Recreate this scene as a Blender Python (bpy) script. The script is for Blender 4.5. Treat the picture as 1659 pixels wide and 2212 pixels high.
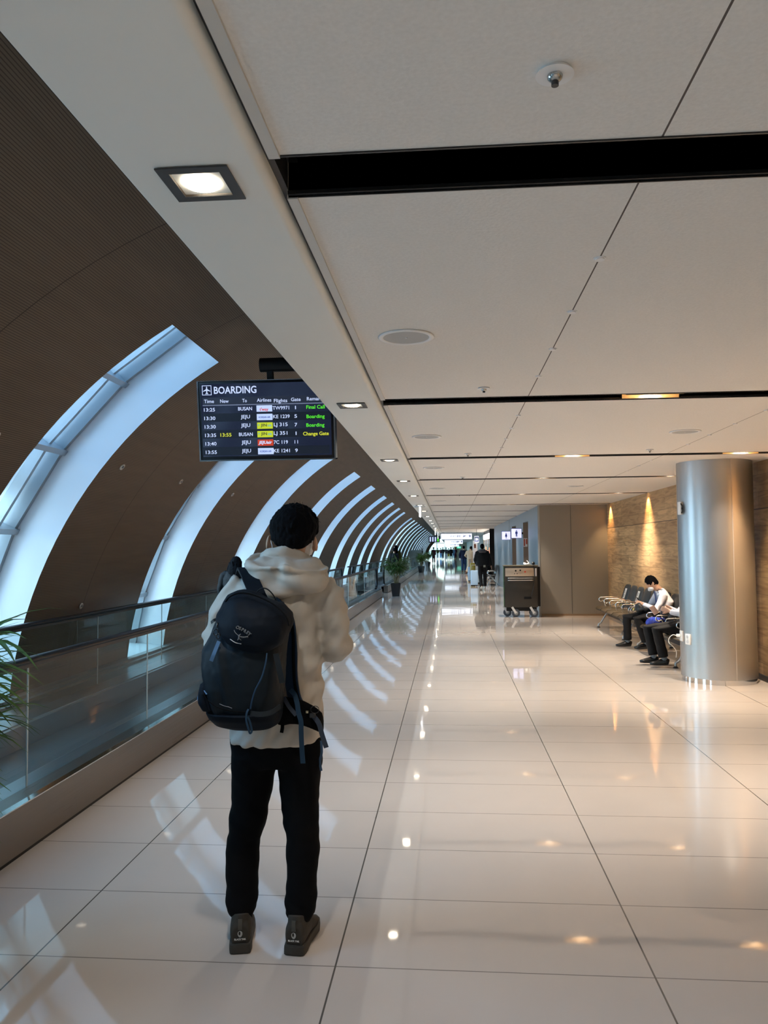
import bpy, bmesh, math, random
from mathutils import Vector, Matrix, noise
for o in list(bpy.data.objects): bpy.data.objects.remove(o)
S = bpy.context.scene
COL = S.collection
R = math.radians
# ------------------------------------------------------------------ camera
FPX, YAW, PITCH, ROLL, EYE = 1707.8, -0.08207, 0.04694, -0.007613, 1.600
def _axes():
    cy, sy, cp, sp = math.cos(YAW), math.sin(YAW), math.cos(PITCH), math.sin(PITCH)
    f = Vector((sy*cp, cy*cp, sp)); r = Vector((cy, -sy, 0)); u = r.cross(f)
    cr, sr = math.cos(ROLL), math.sin(ROLL)
    return cr*r+sr*u, -sr*r+cr*u, f
CR, CU, CF = _axes()
cd = bpy.data.cameras.new('camera'); cam = bpy.data.objects.new('camera', cd); COL.objects.link(cam)
cam.matrix_world = Matrix(((CR.x, CU.x, -CF.x, 0), (CR.y, CU.y, -CF.y, 0), (CR.z, CU.z, -CF.z, EYE), (0, 0, 0, 1)))
cd.sensor_fit = 'VERTICAL'; cd.sensor_height = 24; cd.lens = FPX/2212*24; cd.clip_end = 900; cd.clip_start = 0.05
S.camera = cam
def at(x, y, Y):
    """point of the depth plane Y seen at photo pixel x, y"""
    d = CF*FPX + CR*(x-829.5) - CU*(y-1106)
    t = Y/d.y
    return Vector((d.x*t, Y, EYE+d.z*t))
# ------------------------------------------------------------------ world, exposure
wd = bpy.data.worlds.new('sky'); S.world = wd; wd.use_nodes = True
nt = wd.node_tree; nt.nodes.clear()
wo = nt.nodes.new('ShaderNodeOutputWorld'); bg = nt.nodes.new('ShaderNodeBackground')
tc = nt.nodes.new('ShaderNodeTexCoord'); sx = nt.nodes.new('ShaderNodeSeparateXYZ'); rp = nt.nodes.new('ShaderNodeValToRGB')
nt.links.new(tc.outputs['Generated'], sx.inputs[0]); nt.links.new(sx.outputs['Z'], rp.inputs[0])
nt.links.new(rp.outputs[0], bg.inputs[0]); nt.links.new(bg.outputs[0], wo.inputs[0])
cr = rp.color_ramp
cr.elements[0].position = 0.0; cr.elements[0].color = (0.50, 0.66, 0.72, 1)
cr.elements[1].position = 1.0; cr.elements[1].color = (0.13, 0.42, 0.98, 1)
e = cr.elements.new(0.02); e.color = (0.95, 1.0, 0.98, 1)
e = cr.elements.new(0.22); e.color = (0.62, 0.88, 1.0, 1)
e = cr.elements.new(0.5); e.color = (0.28, 0.62, 1.0, 1)
bg.inputs[1].default_value = 1.3
wd.cycles.sampling_method = 'NONE'
DAY = 5.0       # radiance of the sky in each window opening
S.view_settings.view_transform = 'Standard'; S.view_settings.look = 'None'
S.view_settings.gamma = 1; S.view_settings.use_curve_mapping = False
S.view_settings.exposure = 1.36
cy_ = S.cycles
cy_.use_denoising = True
try: cy_.denoiser = 'OPENIMAGEDENOISE'
except Exception: pass
cy_.max_bounces = 10; cy_.diffuse_bounces = 5; cy_.glossy_bounces = 5; cy_.transparent_max_bounces = 16; cy_.transmission_bounces = 6
cy_.sample_clamp_indirect = 6; cy_.caustics_reflective = False; cy_.caustics_refractive = False
SPOT = 1.0      # scale of every warm downlight
# ------------------------------------------------------------------ materials
MATS = {}
def mat(name, col=(.5, .5, .5), rough=.5, metal=0, spec=.5, emit=None, es=1, bump=None, var=None, coat=0, aniso=0):
    if name in MATS: return MATS[name]
    m = bpy.data.materials.new(name); m.use_nodes = True; n = m.node_tree; b = n.nodes['Principled BSDF']
    b.inputs['Base Color'].default_value = (*col, 1); b.inputs['Roughness'].default_value = rough
    b.inputs['Metallic'].default_value = metal; b.inputs['Specular IOR Level'].default_value = spec
    b.inputs['Coat Weight'].default_value = coat; b.inputs['Anisotropic'].default_value = aniso
    if emit: b.inputs['Emission Color'].default_value = (*emit, 1); b.inputs['Emission Strength'].default_value = es
    if bump or var:
        t = n.nodes.new('ShaderNodeTexCoord')
    if bump:   # (scale, strength, distance)
        k = n.nodes.new('ShaderNodeTexNoise'); k.inputs['Scale'].default_value = bump[0]; k.inputs['Detail'].default_value = 3
        bu = n.nodes.new('ShaderNodeBump'); bu.inputs['Strength'].default_value = bump[1]; bu.inputs['Distance'].default_value = bump[2]
        n.links.new(t.outputs['Object'], k.inputs['Vector']); n.links.new(k.outputs[0], bu.inputs['Height']); n.links.new(bu.outputs[0], b.inputs['Normal'])
    if var:    # (scale, amount): gentle colour variation
        k = n.nodes.new('ShaderNodeTexNoise'); k.inputs['Scale'].default_value = var[0]; k.inputs['Detail'].default_value = 4
        mx = n.nodes.new('ShaderNodeMix'); mx.data_type = 'RGBA'
        mx.inputs[6].default_value = (*[c*(1-var[1]) for c in col], 1); mx.inputs[7].default_value = (*[min(1, c*(1+var[1])) for c in col], 1)
        n.links.new(t.outputs['Object'], k.inputs['Vector']); n.links.new(k.outputs[0], mx.inputs[0]); n.links.new(mx.outputs[2], b.inputs['Base Color'])
    MATS[name] = m
    return m
def N(m, kind, **kw):
    n = m.node_tree.nodes.new(kind)
    for k, v in kw.items():
        setattr(n, k, v)
    return n
def math_(m, op, a, b=None, c=None):
    n = N(m, 'ShaderNodeMath', operation=op)
    for i, v in enumerate((a, b, c)):
        if v is None: continue
        if isinstance(v, (int, float)): n.inputs[i].default_value = v
        else: m.node_tree.links.new(v, n.inputs[i])
    return n.outputs[0]
def glass_mat(name, tint, gloss=.5, rough=.0):
    m = bpy.data.materials.new(name); m.use_nodes = True; n = m.node_tree; n.nodes.clear()
    o = n.nodes.new('ShaderNodeOutputMaterial'); mx = n.nodes.new('ShaderNodeMixShader')
    t = n.nodes.new('ShaderNodeBsdfTransparent'); t.inputs[0].default_value = (*tint, 1)
    g = n.nodes.new('ShaderNodeBsdfGlossy'); g.inputs['Roughness'].default_value = rough; g.inputs[0].default_value = (1, 1, 1, 1)
    f = n.nodes.new('ShaderNodeFresnel'); f.inputs[0].default_value = 1.5
    f2 = math_(m, 'MULTIPLY', f.outputs[0], gloss)
    n.links.new(f2, mx.inputs[0]); n.links.new(t.outputs[0], mx.inputs[1]); n.links.new(g.outputs[0], mx.inputs[2]); n.links.new(mx.outputs[0], o.inputs[0])
    MATS[name] = m
    return m
def line_mask(m, src, pos, period, half):
    """1 on a thin line repeating every period from pos, else 0"""
    a = math_(m, 'SUBTRACT', src, pos)
    if period:
        a = math_(m, 'ADD', a, period*200+period/2); a = math_(m, 'MODULO', a, period); a = math_(m, 'SUBTRACT', a, period/2)
    a = math_(m, 'ABSOLUTE', a)
    return math_(m, 'LESS_THAN', a, half)
# polished porcelain floor
def floor_mat():
    m = mat('polished_porcelain', (.56, .50, .45), .038, spec=.72); n = m.node_tree; b = n.nodes['Principled BSDF']; L = n.links
    g = N(m, 'ShaderNodeNewGeometry'); s = N(m, 'ShaderNodeSeparateXYZ'); L.new(g.outputs['Position'], s.inputs[0])
    lx = line_mask(m, s.outputs['X'], -.455, 1.2, .0035); ly = line_mask(m, s.outputs['Y'], 3.089, .6, .0028)
    no = N(m, 'ShaderNodeTexNoise'); no.inputs['Scale'].default_value = 1.3; no.inputs['Detail'].default_value = 5
    L.new(g.outputs['Position'], no.inputs['Vector'])
    mx = N(m, 'ShaderNodeMix', data_type='RGBA'); mx.inputs[6].default_value = (.46, .41, .37, 1); mx.inputs[7].default_value = (.54, .485, .44, 1)
    L.new(no.outputs[0], mx.inputs[0])
    m2 = N(m, 'ShaderNodeMix', data_type='RGBA'); m2.inputs[7].default_value = (.10, .09, .08, 1)
    L.new(mx.outputs[2], m2.inputs[6]); L.new(math_(m, 'MAXIMUM', lx, math_(m, 'MULTIPLY', ly, .8)), m2.inputs[0]); L.new(m2.outputs[2], b.inputs['Base Color'])
    n2 = N(m, 'ShaderNodeTexNoise'); n2.inputs['Scale'].default_value = 2.2; n2.inputs['Detail'].default_value = 2
    L.new(g.outputs['Position'], n2.inputs['Vector'])
    bu = N(m, 'ShaderNodeBump'); bu.inputs['Strength'].default_value = .12; bu.inputs['Distance'].default_value = .01
    L.new(n2.outputs[0], bu.inputs['Height']); L.new(bu.outputs[0], b.inputs['Normal'])
    return m
CX, CZ, VR = 0.058, -0.088, 4.036      # centre and radius of the vault
def slat_mat():
    m = mat('ribbed_brown_panel', (.16, .11, .08), .6, spec=.3); n = m.node_tree; b = n.nodes['Principled BSDF']; L = n.links
    g = N(m, 'ShaderNodeNewGeometry'); s = N(m, 'ShaderNodeSeparateXYZ'); L.new(g.outputs['Position'], s.inputs[0])
    a = math_(m, 'ARCTAN2', math_(m, 'SUBTRACT', s.outputs['Z'], CZ), math_(m, 'SUBTRACT', s.outputs['X'], CX))
    w = math_(m, 'SINE', math_(m, 'MULTIPLY', a, VR*2*math.pi/.0165))
    w = math_(m, 'MULTIPLY_ADD', w, .5, .5)
    groove = math_(m, 'GREATER_THAN', w, .8)
    cmb = N(m, 'ShaderNodeCombineXYZ'); L.new(math_(m, 'MULTIPLY', a, 30), cmb.inputs[0]); L.new(math_(m, 'MULTIPLY', s.outputs['Y'], .8), cmb.inputs[1])
    no = N(m, 'ShaderNodeTexNoise'); no.inputs['Scale'].default_value = 1.6; no.inputs['Detail'].default_value = 4; L.new(cmb.outputs[0], no.inputs['Vector'])
    mx = N(m, 'ShaderNodeMix', data_type='RGBA'); mx.inputs[6].default_value = (.130, .098, .068, 1); mx.inputs[7].default_value = (.205, .158, .112, 1)
    L.new(no.outputs[0], mx.inputs[0])
    seam_y = math_(m, 'SUBTRACT', s.outputs['Y'], math_(m, 'MULTIPLY', math_(m, 'ADD', s.outputs['X'], 2.1), .09))
    sm = line_mask(m, seam_y, 8.15-1.83*10, 1.83, .004)
    
    dk = math_(m, 'MAXIMUM', math_(m, 'MULTIPLY', groove, .72), sm)
    m2 = N(m, 'ShaderNodeMix', data_type='RGBA'); m2.inputs[7].default_value = (.035, .022, .016, 1)
    L.new(mx.outputs[2], m2.inputs[6]); L.new(dk, m2.inputs[0]); L.new(m2.outputs[2], b.inputs['Base Color'])
    return m
def ceiling_mat():
    m = mat('stone_texture_ceiling', (.66, .63, .58), .8, spec=.2); n = m.node_tree; b = n.nodes['Principled BSDF']; L = n.links
    g = N(m, 'ShaderNodeNewGeometry'); s = N(m, 'ShaderNodeSeparateXYZ'); L.new(g.outputs['Position'], s.inputs[0])
    le = line_mask(m, s.outputs['X'], .54, 1.84, .0028)
    no = N(m, 'ShaderNodeTexNoise'); no.inputs['Scale'].default_value = 90; no.inputs['Detail'].default_value = 3; L.new(g.outputs['Position'], no.inputs['Vector'])
    mx = N(m, 'ShaderNodeMix', data_type='RGBA'); mx.inputs[6].default_value = (.70, .68, .645, 1); mx.inputs[7].default_value = (.83, .81, .775, 1)
    L.new(no.outputs[0], mx.inputs[0])
    m2 = N(m, 'ShaderNodeMix', data_type='RGBA'); m2.inputs[7].default_value = (.12, .10, .09, 1)
    L.new(mx.outputs[2], m2.inputs[6]); L.new(le, m2.inputs[0]); L.new(m2.outputs[2], b.inputs['Base Color'])
    bu = N(m, 'ShaderNodeBump'); bu.inputs['Strength'].default_value = .35; bu.inputs['Distance'].default_value = .003
    L.new(no.outputs[0], bu.inputs['Height']); L.new(bu.outputs[0], b.inputs['Normal'])
    return m
def wood_mat():
    m = mat('oak_plank_cladding', (.4, .27, .15), .42, spec=.35); n = m.node_tree; b = n.nodes['Principled BSDF']; L = n.links
    g = N(m, 'ShaderNodeNewGeometry'); s = N(m, 'ShaderNodeSeparateXYZ'); L.new(g.outputs['Position'], s.inputs[0])
    c = N(m, 'ShaderNodeCombineXYZ'); L.new(s.outputs['Y'], c.inputs[0]); L.new(s.outputs['Z'], c.inputs[1])
    br = N(m, 'ShaderNodeTexBrick'); br.offset = .37; br.inputs['Scale'].default_value = 1; br.inputs['Brick Width'].default_value = 1.75; br.inputs['Row Height'].default_value = .205
    br.inputs['Mortar Size'].default_value = .0018; br.inputs['Color1'].default_value = (.42, .265, .135, 1); br.inputs['Color2'].default_value = (.64, .43, .225, 1); br.inputs['Mortar'].default_value = (.14, .085, .045, 1)
    L.new(c.outputs[0], br.inputs['Vector'])
    c2 = N(m, 'ShaderNodeCombineXYZ'); L.new(math_(m, 'MULTIPLY', s.outputs['Y'], 1.1), c2.inputs[0]); L.new(math_(m, 'MULTIPLY', s.outputs['Z'], 9), c2.inputs[1]); L.new(br.outputs['Fac'], c2.inputs[2])
    no = N(m, 'ShaderNodeTexNoise'); no.inputs['Scale'].default_value = 1.5; no.inputs['Detail'].default_value = 6; no.inputs['Distortion'].default_value = 1.4; L.new(c2.outputs[0], no.inputs['Vector'])
    rmp = N(m, 'ShaderNodeValToRGB'); rmp.color_ramp.elements[0].position = .3; rmp.color_ramp.elements[0].color = (.62, .55, .5, 1); rmp.color_ramp.elements[1].position = .62; rmp.color_ramp.elements[1].color = (1.1, 1.08, 1.05, 1)
    L.new(no.outputs[0], rmp.inputs[0])
    mx = N(m, 'ShaderNodeMix', data_type='RGBA', blend_type='MULTIPLY'); mx.inputs[0].default_value = 1
    L.new(br.outputs['Color'], mx.inputs[6]); L.new(rmp.outputs[0], mx.inputs[7])
    ln = line_mask(m, s.outputs['Z'], 2.05, 0, .006)
    m2 = N(m, 'ShaderNodeMix', data_type='RGBA'); m2.inputs[7].default_value = (.07, .045, .03, 1)
    L.new(mx.outputs[2], m2.inputs[6]); L.new(ln, m2.inputs[0]); L.new(m2.outputs[2], b.inputs['Base Color'])
    return m
def brushed(name, col, rough, axis='Z', sc=160, amt=.12):
    m = mat(name, col, rough, metal=1); n = m.node_tree; b = n.nodes['Principled BSDF']; L = n.links
    t = N(m, 'ShaderNodeTexCoord'); mp = N(m, 'ShaderNodeMapping'); L.new(t.outputs['Object'], mp.inputs[0])
    mp.inputs['Scale'].default_value = {'Z': (sc, sc, 2), 'Y': (sc, 1, sc), 'X': (1, sc, sc)}[axis]
    no = N(m, 'ShaderNodeTexNoise'); no.inputs['Scale'].default_value = 1; no.inputs['Detail'].default_value = 3; L.new(mp.outputs[0], no.inputs['Vector'])
    L.new(math_(m, 'MULTIPLY_ADD', no.outputs[0], amt*2, rough-amt), b.inputs['Roughness'])
    return m
M_floor, M_slat, M_ceil, M_wood = floor_mat(), slat_mat(), ceiling_mat(), wood_mat()
M_soffit = mat('painted_soffit', (.77, .79, .765), .55, spec=.3, var=(.8, .05))
M_black = mat('black_paint', (.006, .006, .007), .5, spec=.3)
M_dark = mat('dark_trim', (.03, .03, .032), .45)
M_white = mat('white_paint', (.80, .80, .80), .5)
M_reveal = mat('white_reveal_paint', (.80, .82, .85), .38, var=(.7, .04))
M_alu = mat('grey_aluminium', (.36, .39, .41), .35, metal=.6)
M_steel = brushed('brushed_steel', (.52, .51, .49), .26, 'Z')
M_steelY = brushed('brushed_steel_long', (.21, .19, .17), .33, 'Y')
M_polish = mat('polished_steel', (.66, .66, .66), .10, metal=1)
M_chrome = mat('chrome', (.75, .75, .75), .12, metal=1)
M_greypanel = mat('taupe_metal_panel', (.27, .25, .22), .42, metal=.35)
M_bluepanel = brushed('blue_grey_steel_panel', (.42, .50, .56), .38, 'Z', 90, .06)
M_rubber = mat('black_rubber', (.012, .012, .013), .42)
M_win = glass_mat('window_glass', (.90, .97, .97), .7)
M_glass = glass_mat('balustrade_glass', (.66, .75, .73), .55)
# ------------------------------------------------------------------ mesh helpers
def link(name, me, m=None, parent=None, smooth=False):
    if m: me.materials.append(m)
    o = bpy.data.objects.new(name, me); COL.objects.link(o)
    if parent: o.parent = parent
    if smooth:
        for p in me.polygons: p.use_smooth = True
    return o
def fin(name, bm, m=None, parent=None, smooth=False, angle=None):
    me = bpy.data.meshes.new(name)
    bmesh.ops.recalc_face_normals(bm, faces=bm.faces[:])
    if angle is not None:
        for f in bm.faces: f.smooth = True
        for e in bm.edges:
            if len(e.link_faces) == 2 and e.calc_face_angle(0) > R(angle): e.smooth = False
    bm.to_mesh(me); bm.free()
    return link(name, me, m, parent, smooth)
def raw(name, bm, m=None, parent=None, smooth=False):
    me = bpy.data.meshes.new(name); bm.to_mesh(me); bm.free()
    return link(name, me, m, parent, smooth)
def tag(o, label=None, cat=None, group=None, kind=None):
    if label: o['label'] = label
    if cat: o['category'] = cat
    if group: o['group'] = group
    if kind: o['kind'] = kind
    return o
def empty(name, loc=(0, 0, 0), rz=0, label=None, cat=None, group=None):
    o = bpy.data.objects.new(name, None); COL.objects.link(o); o.location = loc; o.rotation_euler.z = rz; o.empty_display_size = .1
    return tag(o, label, cat, group)
def dup(root, loc=None, rz=None, label=None, group=None, scale=None):
    def rec(o, par):
        c = o.copy(); COL.objects.link(c); c.parent = par
        for ch in o.children: rec(ch, c)
        return c
    c = rec(root, None)
    if loc is not None: c.location = loc
    if rz is not None: c.rotation_euler.z = rz
    if label: c['label'] = label
    if group: c['group'] = group
    if scale is not None: c.scale = scale
    return c
def box(bm, x0, x1, y0, y1, z0, z1, bev=0, seg=2):
    vs = [bm.verts.new((x, y, z)) for z in (z0, z1) for y in (y0, y1) for x in (x0, x1)]
    fs = [bm.faces.new([vs[i] for i in q]) for q in ((0, 2, 3, 1), (4, 5, 7, 6), (0, 1, 5, 4), (2, 6, 7, 3), (0, 4, 6, 2), (1, 3, 7, 5))]
    if bev:
        ed = list({e for f in fs for e in f.edges})
        bmesh.ops.bevel(bm, geom=ed, offset=bev, segments=seg, affect='EDGES', profile=.5)
    return vs
def bx(name, x0, x1, y0, y1, z0, z1, m, parent=None, bev=0, seg=2):
    bm = bmesh.new(); box(bm, min(x0, x1), max(x0, x1), min(y0, y1), max(y0, y1), min(z0, z1), max(z0, z1), bev, seg)
    return fin(name, bm, m, parent, angle=35 if bev else None)
def frame_for(t, ref):
    t = t.normalized(); a = ref - t*ref.dot(t)
    if a.length < 1e-4: a = Vector((0, 1, 0)) - t*t.y
    a.normalize(); return a, t.cross(a).normalized()
def tube(bm, pts, rad, seg=10, ref=Vector((0, 0, 1)), closed=False, caps=True):
    """rad: number, list of numbers or list of (a, b); a lies along ref"""
    pts = [Vector(p) for p in pts]; n = len(pts); rings = []
    for i, p in enumerate(pts):
        if closed: t = pts[(i+1) % n]-pts[i-1]
        else: t = (pts[min(i+1, n-1)]-pts[max(i-1, 0)])
        a, b = frame_for(t, ref if (closed or i == 0) else pa)
        pa = a
        r = rad[i] if isinstance(rad, list) else rad
        ra, rb = r if isinstance(r, (list, tuple)) else (r, r)
        rings.append([bm.verts.new(p + a*ra*math.cos(k*2*math.pi/seg) + b*rb*math.sin(k*2*math.pi/seg)) for k in range(seg)])
    m_ = n if closed else n-1
    for i in range(m_):
        A, B = rings[i], rings[(i+1) % n]
        for k in range(seg): bm.faces.new((A[k], A[(k+1) % seg], B[(k+1) % seg], B[k]))
    if caps and not closed:
        bm.faces.new(rings[0][::-1]); bm.faces.new(rings[-1])
def smoothpath(pts, k=4):
    P = [Vector(p) for p in pts]; out = []
    for i in range(len(P)-1):
        p0, p1, p2, p3 = P[max(i-1, 0)], P[i], P[i+1], P[min(i+2, len(P)-1)]
        for j in range(k):
            t = j/k; t2 = t*t; t3 = t2*t
            out.append(.5*((2*p1)+(p2-p0)*t+(2*p0-5*p1+4*p2-p3)*t2+(3*p1-p0-3*p2+p3)*t3))
    out.append(P[-1]); return out
def ribbon(bm, pts, width, thick, wdir=Vector((1, 0, 0)), k=4):
    """flat webbing along pts; wdir gives the broad direction (a vector or one per point)"""
    P = smoothpath(pts, k) if k > 1 else [Vector(p) for p in pts]; rings = []; n = len(P)
    for i, p in enumerate(P):
        t = P[min(i+1, n-1)]-P[max(i-1, 0)]
        a, b = frame_for(t, wdir)
        w = width if not isinstance(width, (list, tuple)) else width[0]+(width[1]-width[0])*i/(n-1)
        rings.append([bm.verts.new(p+a*sa*w/2+b*sb*thick/2) for sa, sb in ((-1, -1), (1, -1), (1, 1), (-1, 1))])
    for i in range(n-1):
        for q in range(4): bm.faces.new((rings[i][q], rings[i][(q+1) % 4], rings[i+1][(q+1) % 4], rings[i+1][q]))
    bm.faces.new(rings[0][::-1]); bm.faces.new(rings[-1])
def srings(bm, rows, seg=32, capz=True):
    """stack of super-ellipse rings: rows of (z, xc, hw, yc, hd[, power])"""
    rs = []
    for r in rows:
        z, xc, hw, yc, hd = r[:5]; pw = r[5] if len(r) > 5 else 2
        ring = []
        for k in range(seg):
            a = 2*math.pi*k/seg; c, s_ = math.cos(a), math.sin(a)
            ring.append(bm.verts.new((xc+hw*math.copysign(abs(c)**(2/pw), c), yc+hd*math.copysign(abs(s_)**(2/pw), s_), z)))
        rs.append(ring)
    for A, B in zip(rs, rs[1:]):
        for k in range(seg): bm.faces.new((A[k], A[(k+1) % seg], B[(k+1) % seg], B[k]))
    if capz: bm.faces.new(rs[0][::-1]); bm.faces.new(rs[-1])
def cyl(bm, c, r, h, seg=24, axis='Z', r2=None):
    c = Vector(c); r2 = r if r2 is None else r2
    d = {'X': Vector((1, 0, 0)), 'Y': Vector((0, 1, 0)), 'Z': Vector((0, 0, 1))}[axis]
    tube(bm, [c-d*h/2, c+d*h/2], [r, r2], seg, ref=Vector((1, 0, 0)) if axis != 'X' else Vector((0, 0, 1)))
def ball(bm, c, r, seg=16, rot=None):
    rx, ry, rz = r if isinstance(r, (tuple, list)) else (r, r, r)
    mt = Matrix.Translation(c) @ (rot.to_4x4() if rot else Matrix.Identity(4)) @ Matrix.Diagonal((rx, ry, rz, 1))
    bmesh.ops.create_uvsphere(bm, u_segments=seg, v_segments=max(6, seg//2), radius=1, matrix=mt)
def melt(name, bm, m, parent=None, voxel=.01, smooth=4, fold=None, dec=None):
    """weld overlapping closed shapes into one continuous skin"""
    bmesh.ops.recalc_face_normals(bm, faces=bm.faces[:])
    me = bpy.data.meshes.new(name); bm.to_mesh(me); bm.free()
    tmp = bpy.data.objects.new('tmp', me); COL.objects.link(tmp)
    rm = tmp.modifiers.new('r', 'REMESH'); rm.mode = 'VOXEL'; rm.voxel_size = voxel
    if smooth: sm = tmp.modifiers.new('s', 'SMOOTH'); sm.factor = .5; sm.iterations = smooth
    if dec: d_ = tmp.modifiers.new('d', 'DECIMATE'); d_.ratio = dec
    dg = bpy.context.evaluated_depsgraph_get()
    out = bpy.data.meshes.new_from_object(tmp.evaluated_get(dg)); out.name = name
    bpy.data.objects.remove(tmp); bpy.data.meshes.remove(me)
    if fold:
        nr = [v.normal.copy() for v in out.vertices]
        for v, n_ in zip(out.vertices, nr): v.co += n_*fold(v.co, n_)
    out.materials.clear()
    return link(name, out, m, parent, True)
def text(name, s, size, m, parent, loc, rot=(R(90), 0, 0), align='LEFT', ext=.0006, xs=1, bold=0, shear=0):
    cu = bpy.data.curves.new(name, 'FONT'); cu.body = s; cu.size = size; cu.align_x = align; cu.align_y = 'CENTER'; cu.extrude = ext; cu.offset = bold; cu.shear = shear
    cu.resolution_u = 3
    t = bpy.data.objects.new('tmp', cu); COL.objects.link(t)
    dg = bpy.context.evaluated_depsgraph_get()
    me = bpy.data.meshes.new_from_object(t.evaluated_get(dg)); bpy.data.objects.remove(t)
    me.materials.clear()
    me.transform(Matrix.Diagonal((xs, 1, 1, 1)))
    o = link(name, me, m, parent); o.location = loc; o.rotation_euler = rot
    return o
def spot(name, loc, power, col=(1, .78, .52), angle=70, blend=.8, parent=None, tgt=None, size=.04):
    l = bpy.data.lights.new(name, 'SPOT'); l.energy = power*SPOT; l.color = col; l.spot_size = R(angle); l.spot_blend = blend; l.shadow_soft_size = size
    o = bpy.data.objects.new(name, l); COL.objects.link(o); o.location = loc
    if tgt: o.rotation_euler = (Vector(tgt)-Vector(loc)).to_track_quat('-Z', 'Y').to_euler()
    if parent: o.parent = parent
    return o
# ================================================================== the setting
YB, YE = -7.0, 138.0
VE = 128.0
CZH = 2.62                 # ceiling height
def struct(o): o['kind'] = 'structure'; return o
struct(bx('floor', -4.6, 9, YB, YE, -.3, 0, M_floor))
SK = .09
def vp(a, y, r=VR):
    x = CX-r*math.cos(a); z = CZ+r*math.sin(a)
    return Vector((x, y+SK*min(0, x+2.1), z))
A0, A1 = math.asin((.30-CZ)/VR), R(57.8)
W0 = 1.22
FAR = [-4.4, -.6, 3.2, 7.04, 10.88, 14.62, 18.67, 22.5, 26.65, 30.35, 34.2, 38.03, 45.1, 48.8, 52.5, 57.0, 61.2, 66.3, 72.0, 77.9, 83.5, 89, 94.5, 100, 106, 112, 118, 124]
def patch(bm, a0, a1, y0, y1, r, na=18, ny=1):
    g = [[bm.verts.new(vp(a0+(a1-a0)*i/na, y0+(y1-y0)*j/ny, r)) for j in range(ny+1)] for i in range(na+1)]
    for i in range(na):
        for j in range(ny): bm.faces.new((g[i][j], g[i][j+1], g[i+1][j+1], g[i+1][j]))
    return g
bm = bmesh.new(); RO = .50
prev = YB
for f in FAR+[None]:
    nx = (f-W0) if f is not None else VE
    patch(bm, A0, A1, prev, nx, VR); patch(bm, A0, A1, prev, nx, VR+RO)
    prev = f
patch(bm, A1, R(100), YB, VE, VR, 14); patch(bm, A1, R(100), YB, VE, VR+RO, 14)
for yy in (YB, VE):
    a_ = [bm.verts.new(vp(A0+(R(100)-A0)*i/24, yy)) for i in range(25)]; b_ = [bm.verts.new(vp(A0+(R(100)-A0)*i/24, yy, VR+RO)) for i in range(25)]
    for i in range(24): bm.faces.new((a_[i], a_[i+1], b_[i+1], b_[i]))
struct(raw('wall_left', bm, M_slat, smooth=True))
# ledge the vault springs from, behind the walkway
bm = bmesh.new(); box(bm, -4.6, -3.86, YB, VE, .0, .30); box(bm, -3.86, -3.80, YB, VE, .0, .27)
struct(fin('trim_1', bm, mat('grey_sill', (.30, .31, .31), .35, spec=.5)))
bx('floor', -4.6, -4.58, YB, VE, -.3, .3, M_floor)['kind'] = 'structure'
def tbar(bm, a, y0, y1, r0, r1, da):
    P = [vp(a-da, y0, r0), vp(a+da, y0, r0), vp(a+da, y0, r1), vp(a-da, y0, r1)]; Q = [vp(a-da, y1, r0), vp(a+da, y1, r0), vp(a+da, y1, r1), vp(a-da, y1, r1)]
    V = [bm.verts.new(p) for p in P+Q]
    for q in ((0, 1, 2, 3), (7, 6, 5, 4), (0, 4, 5, 1), (1, 5, 6, 2), (2, 6, 7, 3), (3, 7, 4, 0)): bm.faces.new([V[i] for i in q])
def rib(bm, y0, y1, r0, r1, angs):
    rs = [[bm.verts.new(p) for p in (vp(a, y0, r0), vp(a, y1, r0), vp(a, y1, r1), vp(a, y0, r1))] for a in angs]
    for A, B in zip(rs, rs[1:]):
        for k in range(4): bm.faces.new((A[k], A[(k+1) % 4], B[(k+1) % 4], B[k]))
    bm.faces.new(rs[0][::-1]); bm.faces.new(rs[-1])
TR = [R(v) for v in (3.6, 14.4, 25.3, 36.2, 47.0, 57.8)]
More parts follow.
